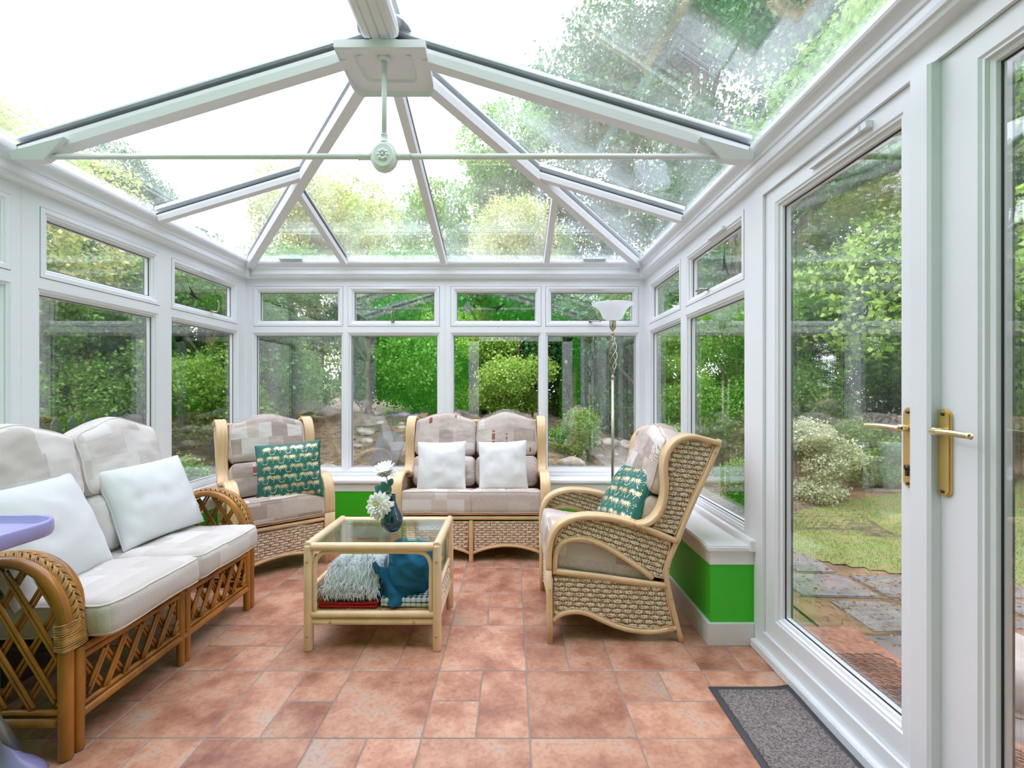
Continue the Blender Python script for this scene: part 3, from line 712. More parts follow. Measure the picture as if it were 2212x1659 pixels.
def cushion(w, d, h, r=.035, bulge=.02, wr=.004, seed=1, fn=None, mats=None, res=.014, name='seat_cushion', parent=None, xf=None, pipe='piping', pre=None):
    """boxed cushion centred on the origin, thickness along z; xf places it"""
    mb = MB(); hw, hd, hh = w/2, d/2, h/2
    def P(c):
        core = Vector((max(-(hw-r), min(hw-r, c[0])), max(-(hd-r), min(hd-r, c[1])), max(-(hh-r), min(hh-r, c[2]))))
        v = Vector(c)-core
        p = core+(v.normalized()*r if v.length > 1e-9 else v)
        a = max(0, 1-(p.x/hw)**2); b = max(0, 1-(p.y/hd)**2); cz = max(0, 1-(p.z/hh)**2)
        p.z += (p.z/hh)*bulge*(a*b)**.6
        p.x += (p.x/hw)*bulge*.35*b*cz; p.y += (p.y/hd)*bulge*.35*a*cz
        n = nz3(p.x, p.y, p.z, 9, seed)*wr+nz3(p.x*1.0, p.y*2.2, p.z, 22, seed)*wr*.45
        p.z += n*(p.z/hh); p.x += nz3(p.x, p.y, p.z, 12, seed+3)*wr*.5*(p.x/hw); p.y += nz3(p.x, p.y, p.z, 12, seed+5)*wr*.5*(p.y/hd)
        if pre: p = pre(p)
        return xf(p) if xf else p
    H = (hw, hd, hh)
    for ax in range(3):
        u, v = [(1, 2), (2, 0), (0, 1)][ax]; nu = max(4, int(2*H[u]/res)); nv = max(4, int(2*H[v]/res))
        for s in (-1, 1):
            vs = []; fs = []; ms = []
            for i in range(nu+1):
                for j in range(nv+1):
                    c = [0, 0, 0]; c[ax] = s*H[ax]; c[u] = -H[u]+2*H[u]*i/nu; c[v] = -H[v]+2*H[v]*j/nv; vs.append(P(c))
            o = len(mb.v); mb.v.extend(tuple(p) for p in vs)
            for i in range(nu):
                for j in range(nv):
                    a = o+i*(nv+1)+j; q = (a, a+nv+1, a+nv+2, a+1); mb.f.append(q if s > 0 else q[::-1]); mb.s.append(True)
                    c = [0, 0, 0]; c[ax] = s*H[ax]; c[u] = -H[u]+2*H[u]*(i+.5)/nu; c[v] = -H[v]+2*H[v]*(j+.5)/nv
                    mb.m.append(fn(*((c[0], c[1]) if ax == 2 else ((c[0], c[2]+.9) if ax == 1 else (c[1], c[2]+.9)))) if fn else 0)
    o = mb.build(name, mats or FAB, parent, weld=True)
    if pipe:
        t = MB()
        for sz in (-1, 1):
            pts = []
            for i in range(96):
                a = 2*PI*i/96; x, y = math.cos(a), math.sin(a); k = max(abs(x), abs(y))
                cx, cy = x/k*hw, y/k*hd
                # rounded rectangle on the upper / lower rim
                core = (max(-(hw-r), min(hw-r, cx)), max(-(hd-r), min(hd-r, cy)))
                v = Vector((cx-core[0], cy-core[1])); v = v.normalized()*r if v.length > 1e-9 else v
                pts.append(P((core[0]+v.x, core[1]+v.y, sz*(hh-r*.25))))
            tube(t, pts, .0042, 6, closed=True)
        t.build('piping', pipe, o)
    return o
def pillow(name, w, h, t, mat_, xf, seed=0, palms=False, label='', group=None, pinch=.055):
    n = 34; mb = MB()
    def S(u, v, s):
        k = (1-abs(u)**2.6)*(1-abs(v)**2.6); z = s*t/2*max(0, k)**.46
        x = w/2*u*(1-pinch*(1-v*v)); y = h/2*v*(1-pinch*(1-u*u))
        z += s*nz3(x, y, s, 11, seed)*.009*max(0, k)**.5+nz3(x, y, 0, 6, seed)*.010+s*.003*max(0, k)**.5*(1-abs(nz3(x*2.2, y, 3, 13, seed))*4)
        # creases running in from the corners
        z += s*.004*math.sin((u*v)*14+seed)*max(0, k)**.3*(abs(u*v))
        return Vector((x, y, z))
    g = [math.sin(PI/2*(-1+2*i/n)) for i in range(n+1)]
    for s in (1, -1):
        vs = [S(u, v, s) for u in g for v in g]
        fs = [(i*(n+1)+j, (i+1)*(n+1)+j, (i+1)*(n+1)+j+1, i*(n+1)+j+1) for i in range(n) for j in range(n)]
        mb.add(vs, [f if s > 0 else f[::-1] for f in fs], 0)
    if palms:
        R = random.Random(seed)
        def put(poly):
            vs = []
            for x, y in poly:
                u = x/(w/2); v = y/(h/2)
                if abs(u) > .93 or abs(v) > .93: return
                u /= (1-pinch*(1-v*v)); v /= (1-pinch*(1-u*u))
                vs.append(S(min(.99, max(-.99, u)), min(.99, max(-.99, v)), 1)+Vector((0, 0, .0016)))
            mb.add(vs, [tuple(range(len(vs)))], 1)
        def strip(pts, wd):
            for i in range(len(pts)-1):
                (x0, y0), (x1, y1) = pts[i], pts[i+1]; dx, dy = x1-x0, y1-y0; L = math.hypot(dx, dy)+1e-9; nx, ny = -dy/L, dx/L
                a, b = wd[i], wd[i+1]; put([(x0-nx*a, y0-ny*a), (x1-nx*b, y1-ny*b), (x1+nx*b, y1+ny*b), (x0+nx*a, y0+ny*a)])
        def palm(cx, cy, sc, lean):
            top = (cx+lean*.28*sc, cy+.22*sc)
            strip([(cx-lean*.12*sc, cy-.55*sc), (cx+lean*.10*sc, cy-.2*sc), top], [.042*sc, .024*sc, .020*sc])
            for a in (-128, -92, -58, -24, 10, 44, 80, 118):
                A = math.radians(90+a); L = .60*sc*(1-.12*abs(math.sin(A))); p = []
                for t in (0, .3, .65, 1): p.append((top[0]+math.cos(A)*L*t, top[1]+math.sin(A)*L*t*.92-.12*sc*t*t))
                strip(p, [.012*sc, .058*sc, .045*sc, .003*sc])
        row = 0; y = -h/2+.03
        while y < h/2-.01:
            x = -w/2+.02+(row % 2)*.045
            while x < w/2:
                palm(x, y, .042, .6); palm(x+.036, y, .050, -.9); palm(x+.068, y+.003, .048, .9)
                strip([(x+.038, y-.027), (x+.066, y-.027)], [.0022, .0022]); x += .104
            y += .066; row += 1
    mb.xf(lambda p: xf(Vector(p)))
    o = mb.build(name, [mat_, 'gold_print'], None, weld=False, recalc=False)
    tag(o, label, 'cushion', group)
    e = MB(); loop = []
    for i in range(4):
        for k in range(24):
            q = -1+2*k/24; u, v = [(q, -1), (1, q), (-q, 1), (-1, -q)][i]; loop.append(xf(S(u*.998, v*.998, 0)))
    tube(e, loop, .0024, 6, closed=True); e.build('seam', mat_, o)
    return o
def place(loc, yaw=0, pitch=0, roll=0):
    """pillow local: x right, y up, z front. pitch leans the top back, yaw turns about vertical"""
    Mx = Matrix.Translation(Vector(loc)) @ Matrix.Rotation(yaw, 4, 'Z') @ Matrix.Rotation(PI/2-pitch, 4, 'X') @ Matrix.Rotation(roll, 4, 'Z')
    return lambda p: Mx @ p

# woven seagrass panels: bundles of rope laid over canes
def weave(mb, poly, P, cw=.050, ch=.021, ang=0.0, sides=(1, -1), strands=3):
    """poly in (a, b); P(a, b, n) -> point. mats: 0 cane backing, 1 rope"""
    mb.add([P(a, b, .0015) for a, b in poly]+[P(a, b, -.0015) for a, b in poly], [tuple(range(len(poly))), tuple(range(len(poly), 2*len(poly)))[::-1]], 0, False)
    ca, sa = math.cos(ang), math.sin(ang); xs = [a*ca+b*sa for a, b in poly]; ys = [-a*sa+b*ca for a, b in poly]
    r = int((max(ys)-min(ys))/ch)+2
    for j in range(-1, r):
        y = min(ys)+j*ch+ch/2; x = min(xs)-cw+(j % 2)*cw/2
        while x < max(xs)+cw:
            def ok(fx): X, Y = x+cw*fx, y; return inside(poly, X*ca-Y*sa, X*sa+Y*ca)
            f0, f1 = 0.07, .93
            while f0 < .9 and not ok(f0): f0 += .12
            while f1 > .1 and not ok(f1): f1 -= .12
            if f1-f0 > .25:
                for s in sides:
                    for k in range(strands):
                        dy = (k-(strands-1)/2)*ch*.25; path = []
                        for q in range(5):
                            t = q/4; X = x+cw*(f0+(f1-f0)*t); Y = y+dy*(.55+.45*math.sin(PI*t)); path.append(P(X*ca-Y*sa, X*sa+Y*ca, s*(.001+.0062*math.sin(PI*t)**.6)))
                        sweep(mb, path, circ(.0029, 4), None, 1, cap=False)
            x += cw
    # upright canes that show between the bundles
    x = min(xs)
    while x < max(xs):
        seg = []; y = min(ys)
        while y <= max(ys):
            if inside(poly, x*ca-y*sa, x*sa+y*ca): seg.append((x*ca-y*sa, x*sa+y*ca))
            elif len(seg) > 1: break
            y += ch/2
        if len(seg) > 2:
            for s in sides: sweep(mb, [P(a, b, s*.0035) for a, b in seg[::2]]+[P(*seg[-1], s*.0035)], circ(.0022, 4), None, 2, cap=False)
        x += cw/4
    # plaited border
    for s in sides:
        tube(mb, [P(a, b, s*.004) for a, b in poly], .0042, 6, 2, closed=True)

# ------------------------------------------------------------------ winged rattan armchair / loveseat
ARM = [(148, 1555), (147, 1400), (146, 1240), (141, 1080), (143, 960), (160, 870), (198, 800), (260, 757), (340, 733), (430, 727), (520, 734), (610, 750), (700, 774), (790, 806), (880, 842), (985, 888)]
WING = [(700, 778), (770, 782), (835, 752), (885, 690), (912, 610), (921, 520), (914, 440), (916, 360), (936, 292), (978, 236), (1035, 204), (1105, 195), (1190, 214), (1280, 238)]
REAR = [(1282, 236), (1205, 420), (1125, 590), (1055, 750), (1003, 885), (950, 1010), (928, 1100), (936, 1190), (958, 1290), (990, 1420), (1028, 1556)]
ARCH = [(180, 1092), (184, 1010), (205, 935), (255, 895), (330, 880), (410, 888), (500, 922), (590, 972), (680, 1030), (770, 1092), (835, 1142)]
RAIL = [(168, 1096), (430, 1125), (680, 1160), (930, 1192)]
LOWR = [(166, 1428), (210, 1390), (260, 1372), (330, 1366), (400, 1380), (480, 1415), (580, 1458), (680, 1487), (790, 1500), (890, 1494), (990, 1474)]
def cz(p): return ((p[0]-150)*.000741, 1.1619-p[1]*.000741)
RIB = [(-.036, -.009), (-.030, -.013), (-.018, -.013), (-.013, -.010), (-.008, -.013), (.008, -.013), (.013, -.010), (.018, -.013), (.030, -.013), (.036, -.009), (.038, 0), (.036, .009), (.030, .013), (.018, .013), (.013, .010), (.008, .013), (-.008, .013), (-.013, .010), (-.018, .013), (-.030, .013), (-.036, .009), (-.038, 0)]
def rattan_seat(name, label, cat, W, n_seat, loc, rz, scale, seed, group=None):
    root = thing(name, label, cat, loc, rz, group, scale)
    hw = W/2
    for s in (-1, 1):
        X = s*hw
        A = [cz(p) for p in ARM]; Wg = [cz(p) for p in WING]
        m = MB(); leg = [(X, a, b) for a, b in A[:4]]; sweep(m, [(X, A[0][0], -.0)]+leg[1:], RIB, (1, 0, 0)); 
        m.build('front_leg', 'cane', root)
        m = MB(); sweep(m, spline([(X, a, b) for a, b in A[3:]], 4), RIB, (1, 0, 0)); m.build('armrest', 'cane', root)
        m = MB(); sweep(m, spline([(X, a, b) for a, b in Wg], 4), RIB, (1, 0, 0)); m.build('wing_frame', 'cane', root)
        xo = X+s*.012
        R = [cz(p) for p in REAR]
        m = MB(); tube(m, [(xo, a, b) for a, b in R[:-1]]+[(xo, R[-1][0], .0)], .0145, 12, sm=3); m.build('rear_leg', 'cane', root)
        m = MB(); tube(m, [(xo, *cz(p)) for p in ARCH], .0125, 10, sm=4); m.build('inner_arch', 'cane', root)
        m = MB(); tube(m, [(xo, *cz(p)) for p in RAIL], .0145, 10, sm=4); m.build('side_rail', 'cane', root)
        m = MB(); tube(m, [(xo, *cz(p)) for p in LOWR], .0135, 10, sm=4); m.build('lower_rail', 'cane', root)
        # bindings
        m = MB()
        def wrap(p, q, n, r):
            m = MB(); a, b = Vector((xo, *cz(p))), Vector((xo, *cz(q)))
            for k in range(n):
                c = a.lerp(b, k/(n-1)); t = (b-a).normalized(); u = Vector((1, 0, 0)); v = t.cross(u); rr = r
                wx = .042 if r < 0 else r; wz = .018 if r < 0 else r
                tube(m, [(X if r < 0 else xo)*u+Vector((0, c.y, c.z))+u*wx*math.cos(g)+v*wz*math.sin(g) for g in [2*PI*i/12 for i in range(12)]], .0022, 5, closed=True)
            m.build('binding', 'binding', root)
        wrap((690, 772), (800, 812), 14, -1); wrap((975, 880), (1010, 895), 5, .017); wrap((940, 1486), (975, 1478), 6, .016); wrap((1265, 233), (1285, 240), 4, .018)
        for p in ((146, 1205), (1250, 300), (940, 1065), (958, 1270)):
            y, z = cz(p); d = .038 if p[0] < 300 else .0145+.012
            q = MB(); lathe(q, [(0, .004), (.004, .003), (.006, 0), (.006, -.004)], 10); q.xf(lambda v: (X+s*(d+v[2]), y+v[0], z+v[1])); q.build('peg', 'peg', root)
        # woven infills
        P = lambda a, b, n: (xo-s*.002+n, a, b)
        def cat(*ls): return [cz(p) for l in ls for p in l]
        p1 = cat([(172, 1118), (430, 1146), (680, 1180), (918, 1210), (938, 1300), (968, 1450)], [(890, 1474), (790, 1480), (680, 1466), (580, 1436), (480, 1394), (400, 1358), (330, 1345), (260, 1350), (205, 1372), (174, 1395)])
        p2 = cat([(182, 915), (200, 852), (235, 800), (290, 768), (360, 752), (430, 747), (520, 754), (610, 770), (700, 795), (790, 828), (880, 865), (955, 905), (935, 1000), (910, 1085), (905, 1142), (850, 1130), (770, 1070), (680, 1008), (590, 950), (500, 900), (410, 866), (330, 858), (255, 872), (205, 905)])
        p3 = cat([(835, 800), (880, 745), (920, 690), (936, 610), (940, 520), (934, 440), (936, 365), (955, 305), (992, 255), (1042, 225), (1105, 217), (1185, 234), (1240, 262), (1180, 420), (1105, 580), (1035, 740), (985, 848)])
        m = MB()
        for p, an in ((p1, -.05), (p2, -.30), (p3, -.12)): weave(m, p, P, ang=an, ch=.0235, cw=.054)
        m.build('woven_panel', ['weave_base', 'rope', 'cane'], root)
    # front: double rail, woven apron with arches
    m = MB(); zf = .352; fy = .012
    pole(m, (-hw+.01, fy, .352), (hw-.01, fy, .352), .0145); pole(m, (-hw+.01, fy-.004, .318), (hw-.01, fy-.004, .318), .0135); m.build('front_rail', 'cane', root)
    bays = [(-hw+.02, hw-.02)] if n_seat == 1 else [(-hw+.02, 0), (0, hw-.02)]
    if n_seat == 2:
        m = MB(); pole(m, (0, fy, .30), (0, fy, .0), .0165); m.build('middle_leg', 'cane', root)
    for a, b in bays:
        a += .012; b -= .012; arch = [(a+(b-a)*t, .062+.055*math.sin(PI*t)**.85) for t in [i/14 for i in range(15)]]
        m = MB(); tube(m, [(x, fy, z) for x, z in arch], .0115, 10); m.build('apron_arch', 'cane', root)
        poly = [(x, z+.014) for x, z in arch][1:-1]+[(b-.008, .29), (a+.008, .29)]
        poly = [(a+.008, .085)]+poly[:-2]+[(b-.008, .085)]+poly[-2:]
        m = MB(); weave(m, poly, lambda x, z, n: (x, fy+.001-n, z), cw=.058, ch=.0175, sides=(1,)); m.build('woven_apron', ['weave_base', 'rope', 'cane'], root)
    # back structure, deck
    (y, z), (y2, z2), (y3, z3) = cz((1270, 250)), cz((1000, 890)), cz((936, 1190))
    for a_, b_ in ((y, z), (y2, z2), (y3, z3)): m = MB(); pole(m, (-hw, a_, b_), (hw, a_, b_), .0145); m.build('back_rail', 'cane', root)
    m = MB(); m.add([(-hw, y-.012, z), (hw, y-.012, z), (hw, y2-.014, z2), (-hw, y2-.014, z2), (hw, y3-.014, z3), (-hw, y3-.014, z3)], [(0, 1, 2, 3), (3, 2, 4, 5)], 0, False)
    m.build('back_panel', 'weave_base', root)
    m = MB(); m.add([(-hw, .02, .325), (hw, .02, .325), (hw, y3, z3-.012), (-hw, y3, z3-.012)], [(0, 1, 2, 3)], 0, False); m.build('seat_deck', 'weave_base', root)
    # cushions
    cw = (W-.07)/n_seat
    for i in range(n_seat):
        cx = -hw+.035+cw*(i+.5)
        tilt = -.15
        Ms = Matrix.Translation((cx, .268, .393)) @ Matrix.Rotation(tilt, 4, 'X')
        cushion(cw-.008+(.05 if n_seat == 1 else .04),   .56, .172, .035, .010, .006, seed+i, patch_fn(seed+i*3, weights=(3, 1.6, 3, 4)), None, .0125, 'seat_cushion', root, lambda p, Ms=Ms: Ms @ p)
        lean = .30
        def pre(p, cw=cw):           # p.y is height along the back; arched top
            t = max(0, min(1, (p.y+.02)/.22)); u = p.x/(cw/2)
            p.y += t*(.035*math.cos(min(1, abs(u))*PI)*1.0-.005)
            p.x *= 1-.03*t
            return p
        # upper and lumbar sections
        for nm, hh, zc, th in (('back_cushion', .33, .865, .15), ('lumbar_cushion', .24, .585, .135)):
            yb = .485+(zc-.50)*.355
            Mb = Matrix.Translation((cx, yb, zc)) @ Matrix.Rotation(PI/2-lean, 4, 'X')
            cushion(cw-.012, hh, th, .042, .022, .010, seed+9+i, patch_fn(seed+20+i*5+(3 if nm[0] == 'l' else 0), weights=(4, 1.2, 3, 4)), None, .0125, nm, root, lambda p, Mb=Mb: Mb @ p, pre=(pre if nm[0] == 'b' else None), pipe='piping' if nm[0] == 'b' else None)
    return root
rattan_seat('rattan_loveseat', 'pale rattan loveseat with patchwork cushions below the middle back windows', 'sofa', 1.085, 2, (-.298, 3.276, 0), 0, (1, .80, 1), 4)
rattan_seat('rattan_armchair', 'pale rattan wing armchair turned sideways in front of the right windowsill', 'armchair', .585, 1, (.189, 2.545, 0), -PI/2, None, 11)
rattan_seat('rattan_armchair', 'pale rattan wing armchair angled in the far left corner', 'armchair', .60, 1, (-1.556, 3.088, 0), math.radians(40), (1, .86, 1), 23)

# ------------------------------------------------------------------ brown cane sofa
def lattice(mb, poly, P, sp, ang, r=.0065, gap=.008, mi=0):
    for fam, th in enumerate((ang, PI-ang)):
        d = (math.cos(th), math.sin(th)); n = (-d[1], d[0])
        cs = [p[0]*n[0]+p[1]*n[1] for p in poly]; c = min(cs)+sp*.4
        while c < max(cs):
            for off in ((-gap, gap) if gap else (0,)):
                seg = []; t = -3.0
                while t < 3:
                    x, y = n[0]*(c+off)+d[0]*t, n[1]*(c+off)+d[1]*t
                    if inside(poly, x, y): seg.append((x, y))
                    elif seg: break
                    t += .012
                if len(seg) > 2: sweep(mb, [P(a, b, (r*1.1 if fam else -r*1.1)) for a, b in seg[::3]+[seg[-1]]], circ(r, 6), None, mi)
            c += sp
def cane_sofa():
    W = 1.075; hw = W/2; root = thing('cane_sofa', 'two seat brown cane sofa with cream cushions along the left windows', 'sofa', (-1.51, 2.065, 0), PI/2)
    arch = [(0, .40), (.004, .47), (.022, .54), (.062, .605), (.12, .648), (.19, .667), (.26, .66), (.33, .632), (.40, .592), (.47, .56), (.53, .548)]
    for s in (-1, 1):
        xo, xi = s*(hw-.0), s*(hw-.066)
        inx = lambda b, a: s*(hw-.066+.028*max(0, min(1, (.56-b)/.15))*(a < .05))
        m = MB(); tube(m, [(xo, a, b) for a, b in arch], .0205, 12, sm=4); tube(m, [(xo-s*.022, a, b+.003) for a, b in arch], .006, 8, sm=4); m.build('arm_hoop', 'cane_dark', root)
        m = MB(); tube(m, [(inx(b, a), a, b) for a, b in arch], .017, 12, sm=4); tube(m, [(inx(b, a)+s*.016, a, b+.006) for a, b in arch], .005, 8, sm=4); m.build('arm_hoop', 'cane_dark', root)
        # braid between the hoops: herringbone of flat strands over a curved bed
        path = spline([(0, a, b) for a, b in arch], 8); m = MB(); wB = .024
        mid = (xo+xi)/2
        vs = []; 
        for i, p in enumerate(path):
            t = (path[min(i+1, len(path)-1)]-path[max(i-1, 0)]).normalized(); nrm = Vector((0, -t.z, t.y)); 
            for q in range(5): u = -1+q/2; vs.append((mid+u*.022, p.y+nrm.y*(.008+.006*(1-u*u)), p.z+nrm.z*(.008+.006*(1-u*u))))
        m.add(vs, [(i*5+q, i*5+q+1, (i+1)*5+q+1, (i+1)*5+q) for i in range(len(path)-1) for q in range(4)], 0)
        L = [0]
        for i in range(1, len(path)): L.append(L[-1]+(path[i]-path[i-1]).length)
        def at(d):
            d = max(0, min(L[-1]-1e-4, d)); i = max(k for k in range(len(L)) if L[k] <= d); i = min(i, len(path)-2); t = (path[i+1]-path[i]).normalized()
            return path[i]+t*(d-L[i]), Vector((0, -t.z, t.y)), t
        d = .01
        while d < L[-1]-.03:
            for e in (-1, 1):
                for k in range(3):
                    pts = []
                    for q in range(5):
                        f = q/4; p, nrm, t = at(d+(e > 0)*.013+f*.026-abs(0)+k*.0062); u = e*(1-f*1.25)
                        pts.append(Vector((mid+u*.019, p.y, p.z))+nrm*(.014+.008*math.sin(PI*f)))
                    sweep(m, pts, circ(.0030, 5), None, 1, cap=False)
            d += .026
        m.build('braided_armrest', ['cane_dark2', 'cane_dark2'], root)
        m = MB()
        pole(m, (xo, 0, 0), (xo, .0, .42), .0215, 12); m.build('front_leg', 'cane_dark', root)
        m = MB(); pole(m, (xo-s*.040, -.004, .0), (xo-s*.040, -.004, .36), .0175, 12); m.build('front_post', 'cane_dark', root)
        m = MB()
        for k in range(16):
            z = .375+k*.0056; pts = []
            for i in range(20):
                a = 2*PI*i/20; cx = math.copysign(min(1, abs(math.cos(a))*1.25), math.cos(a))
                pts.append((xo-s*.020+cx*(.043-.003*k/16), -.001+.024*math.sin(a)+.0005*k, z+.003*math.sin(a+k)))
            tube(m, pts, .0033, 5, closed=True)
        m.build('binding', 'cane_dark2', root)
        # rear post rising into the curved back frame
        m = MB(); tube(m, [(xo-s*.03, .53, .0), (xo-s*.03, .545, .25), (xo-s*.03, .56, .55), (xo-s*.035, .585, .76), (xo-s*.05, .615, .90), (xo-s*.10, .63, .975), (xo-s*.2, .635, 1.0)], .019, 12, sm=4)
        m.build('rear_leg', 'cane_dark', root)
        m = MB(); pole(m, (xo, .02, .125), (xo, .54, .125), .0175, 10); pole(m, (xo, .02, .158), (xo, .54, .158), .010, 8); pole(m, (xo-s*.012, .03, .14), (xo-s*.012, .03, .42), .008, 8); m.build('side_rail', 'cane_dark', root)
        poly = [(.028, .165), (.53, .165), (.53, .548)]+[(a, b-.018) for a, b in arch[::-1]][1:-2]
        m = MB(); lattice(m, poly, lambda a, b, n: (xo-s*.004+n, a, b), .082, 1.02, .0060, .0068); m.build('side_lattice', 'cane_dark', root)
    m = MB(); pole(m, (-.016, -.006, 0), (-.016, -.006, .34), .016, 12); m.build('middle_leg', 'cane_dark', root)
    m = MB(); pole(m, (.020, -.006, 0), (.020, -.006, .34), .016, 12); m.build('middle_leg', 'cane_dark', root)
    m = MB()
    for z, r in ((.345, .014), (.318, .012), (.150, .009), (.122, .017)): pole(m, (-hw+.04, -.004, z), (hw-.04, -.004, z), r, 10)
    for a, b in ((-hw+.066, -.036), (.042, hw-.066)):
        for x in (a-.006, b+.006): pole(m, (x, -.004, .15), (x, -.004, .32), .0065, 8)
    m.build('front_rail', 'cane_dark', root)
    for a, b in ((-hw+.066, -.036), (.042, hw-.066)):
        m = MB(); lattice(m, [(a, .155), (b, .155), (b, .312), (a, .312)], lambda x, z, n: (x, -.004+n, z), .072, 1.05, .0062, .0068); m.build('front_lattice', 'cane_dark', root)
    for y_, z_, r_ in ((.545, .14, .016), (.55, .33, .016), (.59, .76, .013)): m = MB(); pole(m, (-hw+.04, y_, z_), (hw-.04, y_, z_), r_); m.build('back_rail', 'cane_dark', root)
    m = MB(); tube(m, [(-hw+.23, .635, 1.0), (-.12, .64, .97), (0, .64, .955), (.12, .64, .97), (hw-.23, .635, 1.0)], .017, 10, sm=4); m.build('back_rail', 'cane_dark', root)
    m = MB(); box(m, (-hw+.05, .0, .335), (hw-.05, .53, .352)); box(m, (-hw+.06, .25, .20), (hw-.06, .29, .335)); m.build('seat_deck', 'under', root)
    cf = lambda seed: patch_fn(seed, (0, 1, 2), (4, 3, 1.6), False)
    for i, cx in enumerate((-.236, .236)):
        cushion(.472, .60, .128, .038, .016, .006, 41+i, cf(31+i), CREAM, .015, 'seat_cushion', root, lambda p, cx=cx: Vector((cx, .205, .424))+(Matrix.Rotation(-.045, 3, 'X') @ p), pipe='piping_cream')
        lean = .24
        def pre(p):
            t = max(0, min(1, (p.y+.02)/.2)); u = min(1, abs(p.x/.235)); p.y += t*(.032*math.cos(u*PI)-.004); return p
        Mb = Matrix.Translation((cx, .535, .905)) @ Matrix.Rotation(PI/2-lean, 4, 'X')
        cushion(.468, .335, .165, .048, .03, .010, 51+i, cf(61+i), CREAM, .015, 'back_cushion', root, lambda p, Mb=Mb: Mb @ p, pre=pre, pipe='piping_cream')
        Mb = Matrix.Translation((cx, .462, .615)) @ Matrix.Rotation(PI/2-lean-.02, 4, 'X')
        cushion(.455, .28, .15, .048, .028, .012, 55+i, cf(71+i), CREAM, .015, 'lumbar_cushion', root, lambda p, Mb=Mb: Mb @ p, pipe=None)
cane_sofa()

# ------------------------------------------------------------------ loose cushions
pillow('palm_cushion', .43, .41, .13, M['teal'], place((-1.585, 3.215, .668), .30, .20, .07), 3, True, 'teal cushion with gold palm trees upright in the far left armchair', None)
pillow('palm_cushion', .42, .42, .14, M['teal'], place((.625, 2.49, .645), -1.42, .56, .16), 8, True, 'teal cushion with gold palm trees leaning back in the sideways armchair', None)
pillow('white_cushion', .375, .375, .13, M['white_linen'], place((-.540, 3.46, .665), -.02, .20, .02), 12, label='white square cushion on the left seat of the rattan loveseat', group='white cushions')
pillow('white_cushion', .375, .375, .13, M['white_linen'], place((-.070, 3.46, .668), -.04, .20, .04), 17, label='white square cushion on the right seat of the rattan loveseat', group='white cushions')
pillow('white_cushion', .43, .40, .14, M['white_linen_cool'], place((-1.84, 2.315, .69), 1.35, .40, .05), 21, label='white cushion tilted against the farther back cushion of the brown sofa', group='white cushions')
pillow('white_cushion', .46, .44, .15, M['white_linen_cool'], place((-1.845, 1.785, .68), 1.70, .40, .02), 26, label='white cushion on the near seat of the brown sofa behind the lilac tray', group='white cushions')

# ------------------------------------------------------------------ coffee table
def coffee_table():
    x0, x1, y0, y1, H = -.978, -.360, 2.170, 2.605, .517
    root = thing('coffee_table', 'pale rattan coffee table with glass top and lower shelf of blankets', 'coffee table', ((x0+x1)/2, (y0+y1)/2, 0))
    hx, hy = (x1-x0)/2, (y1-y0)/2
    for sx in (-1, 1):
        for sy in (-1, 1):
            m = MB(); pole(m, (sx*hx, sy*hy, 0), (sx*hx, sy*hy, H-.012), .0215, 14); m.build('leg', 'cane_pale', root)
    for sy in (-1, 1):
        m = MB(); pole(m, (-hx+.014, sy*hy, H-.021), (hx-.014, sy*hy, H-.021), .0205, 12); m.build('top_rail', 'cane_pale', root)
        m = MB(); pole(m, (-hx+.012, sy*hy, .172), (hx-.012, sy*hy, .172), .0165); pole(m, (-hx+.012, sy*hy-sy*.004, .136), (hx-.012, sy*hy-sy*.004, .136), .0165); m.build('shelf_rail', 'cane_pale', root)
        m = MB(); a = hx-.030; tube(m, [(-a, sy*hy, .18), (-a, sy*hy, .32), (-a, sy*hy, .405), (-a+.02, sy*hy, .452), (-a+.07, sy*hy, .470), (0, sy*hy, .471), (a-.07, sy*hy, .470), (a-.02, sy*hy, .452), (a, sy*hy, .405), (a, sy*hy, .32), (a, sy*hy, .18)], .0105, 10, sm=4); m.build('rounded_hoop', 'cane_pale', root)
    for sx in (-1, 1):
        m = MB(); pole(m, (sx*hx, -hy-.012, H-.014), (sx*hx, hy+.012, H-.014), .0205, 12); m.build('top_rail', 'cane_pale', root)
        m = MB(); pole(m, (sx*hx, -hy, .150), (sx*hx, hy, .150), .0155); pole(m, (sx*hx, -hy, .285), (sx*hx, hy, .285), .0115); m.build('side_rail', 'cane_pale', root)
        m = MB(); a = hy-.034; tube(m, [(sx*hx, -a, .0), (sx*hx, -a, .30), (sx*hx, -a, .41), (sx*hx, -a+.02, .453), (sx*hx, -a+.06, .468), (sx*hx, a-.06, .468), (sx*hx, a-.02, .453), (sx*hx, a, .41), (sx*hx, a, .30), (sx*hx, a, .0)], .0100, 10, sm=4); m.build('rounded_hoop', 'cane_pale', root)
        m = MB(); weave(m, [(-hy+.05, .172), (hy-.05, .172), (hy-.05, .270), (-hy+.05, .270)], lambda a, b, n: (sx*hx+n, a, b)); m.build('woven_panel', ['weave_base', 'rope', 'cane'], root)
    m = MB(); box(m, (-hx+.018, -hy+.014, H-.016), (hx-.018, hy-.014, H-.010)); m.build('glass_top', 'table_glass', root)
    m = MB(); box(m, (-hx+.01, -hy+.01, .175), (hx-.01, hy-.01, .182)); m.build('shelf', 'weave_base', root)
    m = MB()
    for sx in (-1, 1):
        for z in (.43, .075):
            q = MB(); lathe(q, [(0, .003), (.006, .002), (.008, -.001)], 12); q.xf(lambda v: (sx*hx+v[0], -hy-.0212-v[2], z+v[1])); q.build('peg', 'peg', root)
        q = MB(); lathe(q, [(0, .003), (.006, .002), (.008, -.001)], 12); q.xf(lambda v: (sx*.20+v[0], -hy-.0125-v[2], .137+v[1])); q.build('peg', 'peg', root)
    return x0, x1, y0, y1
coffee_table()
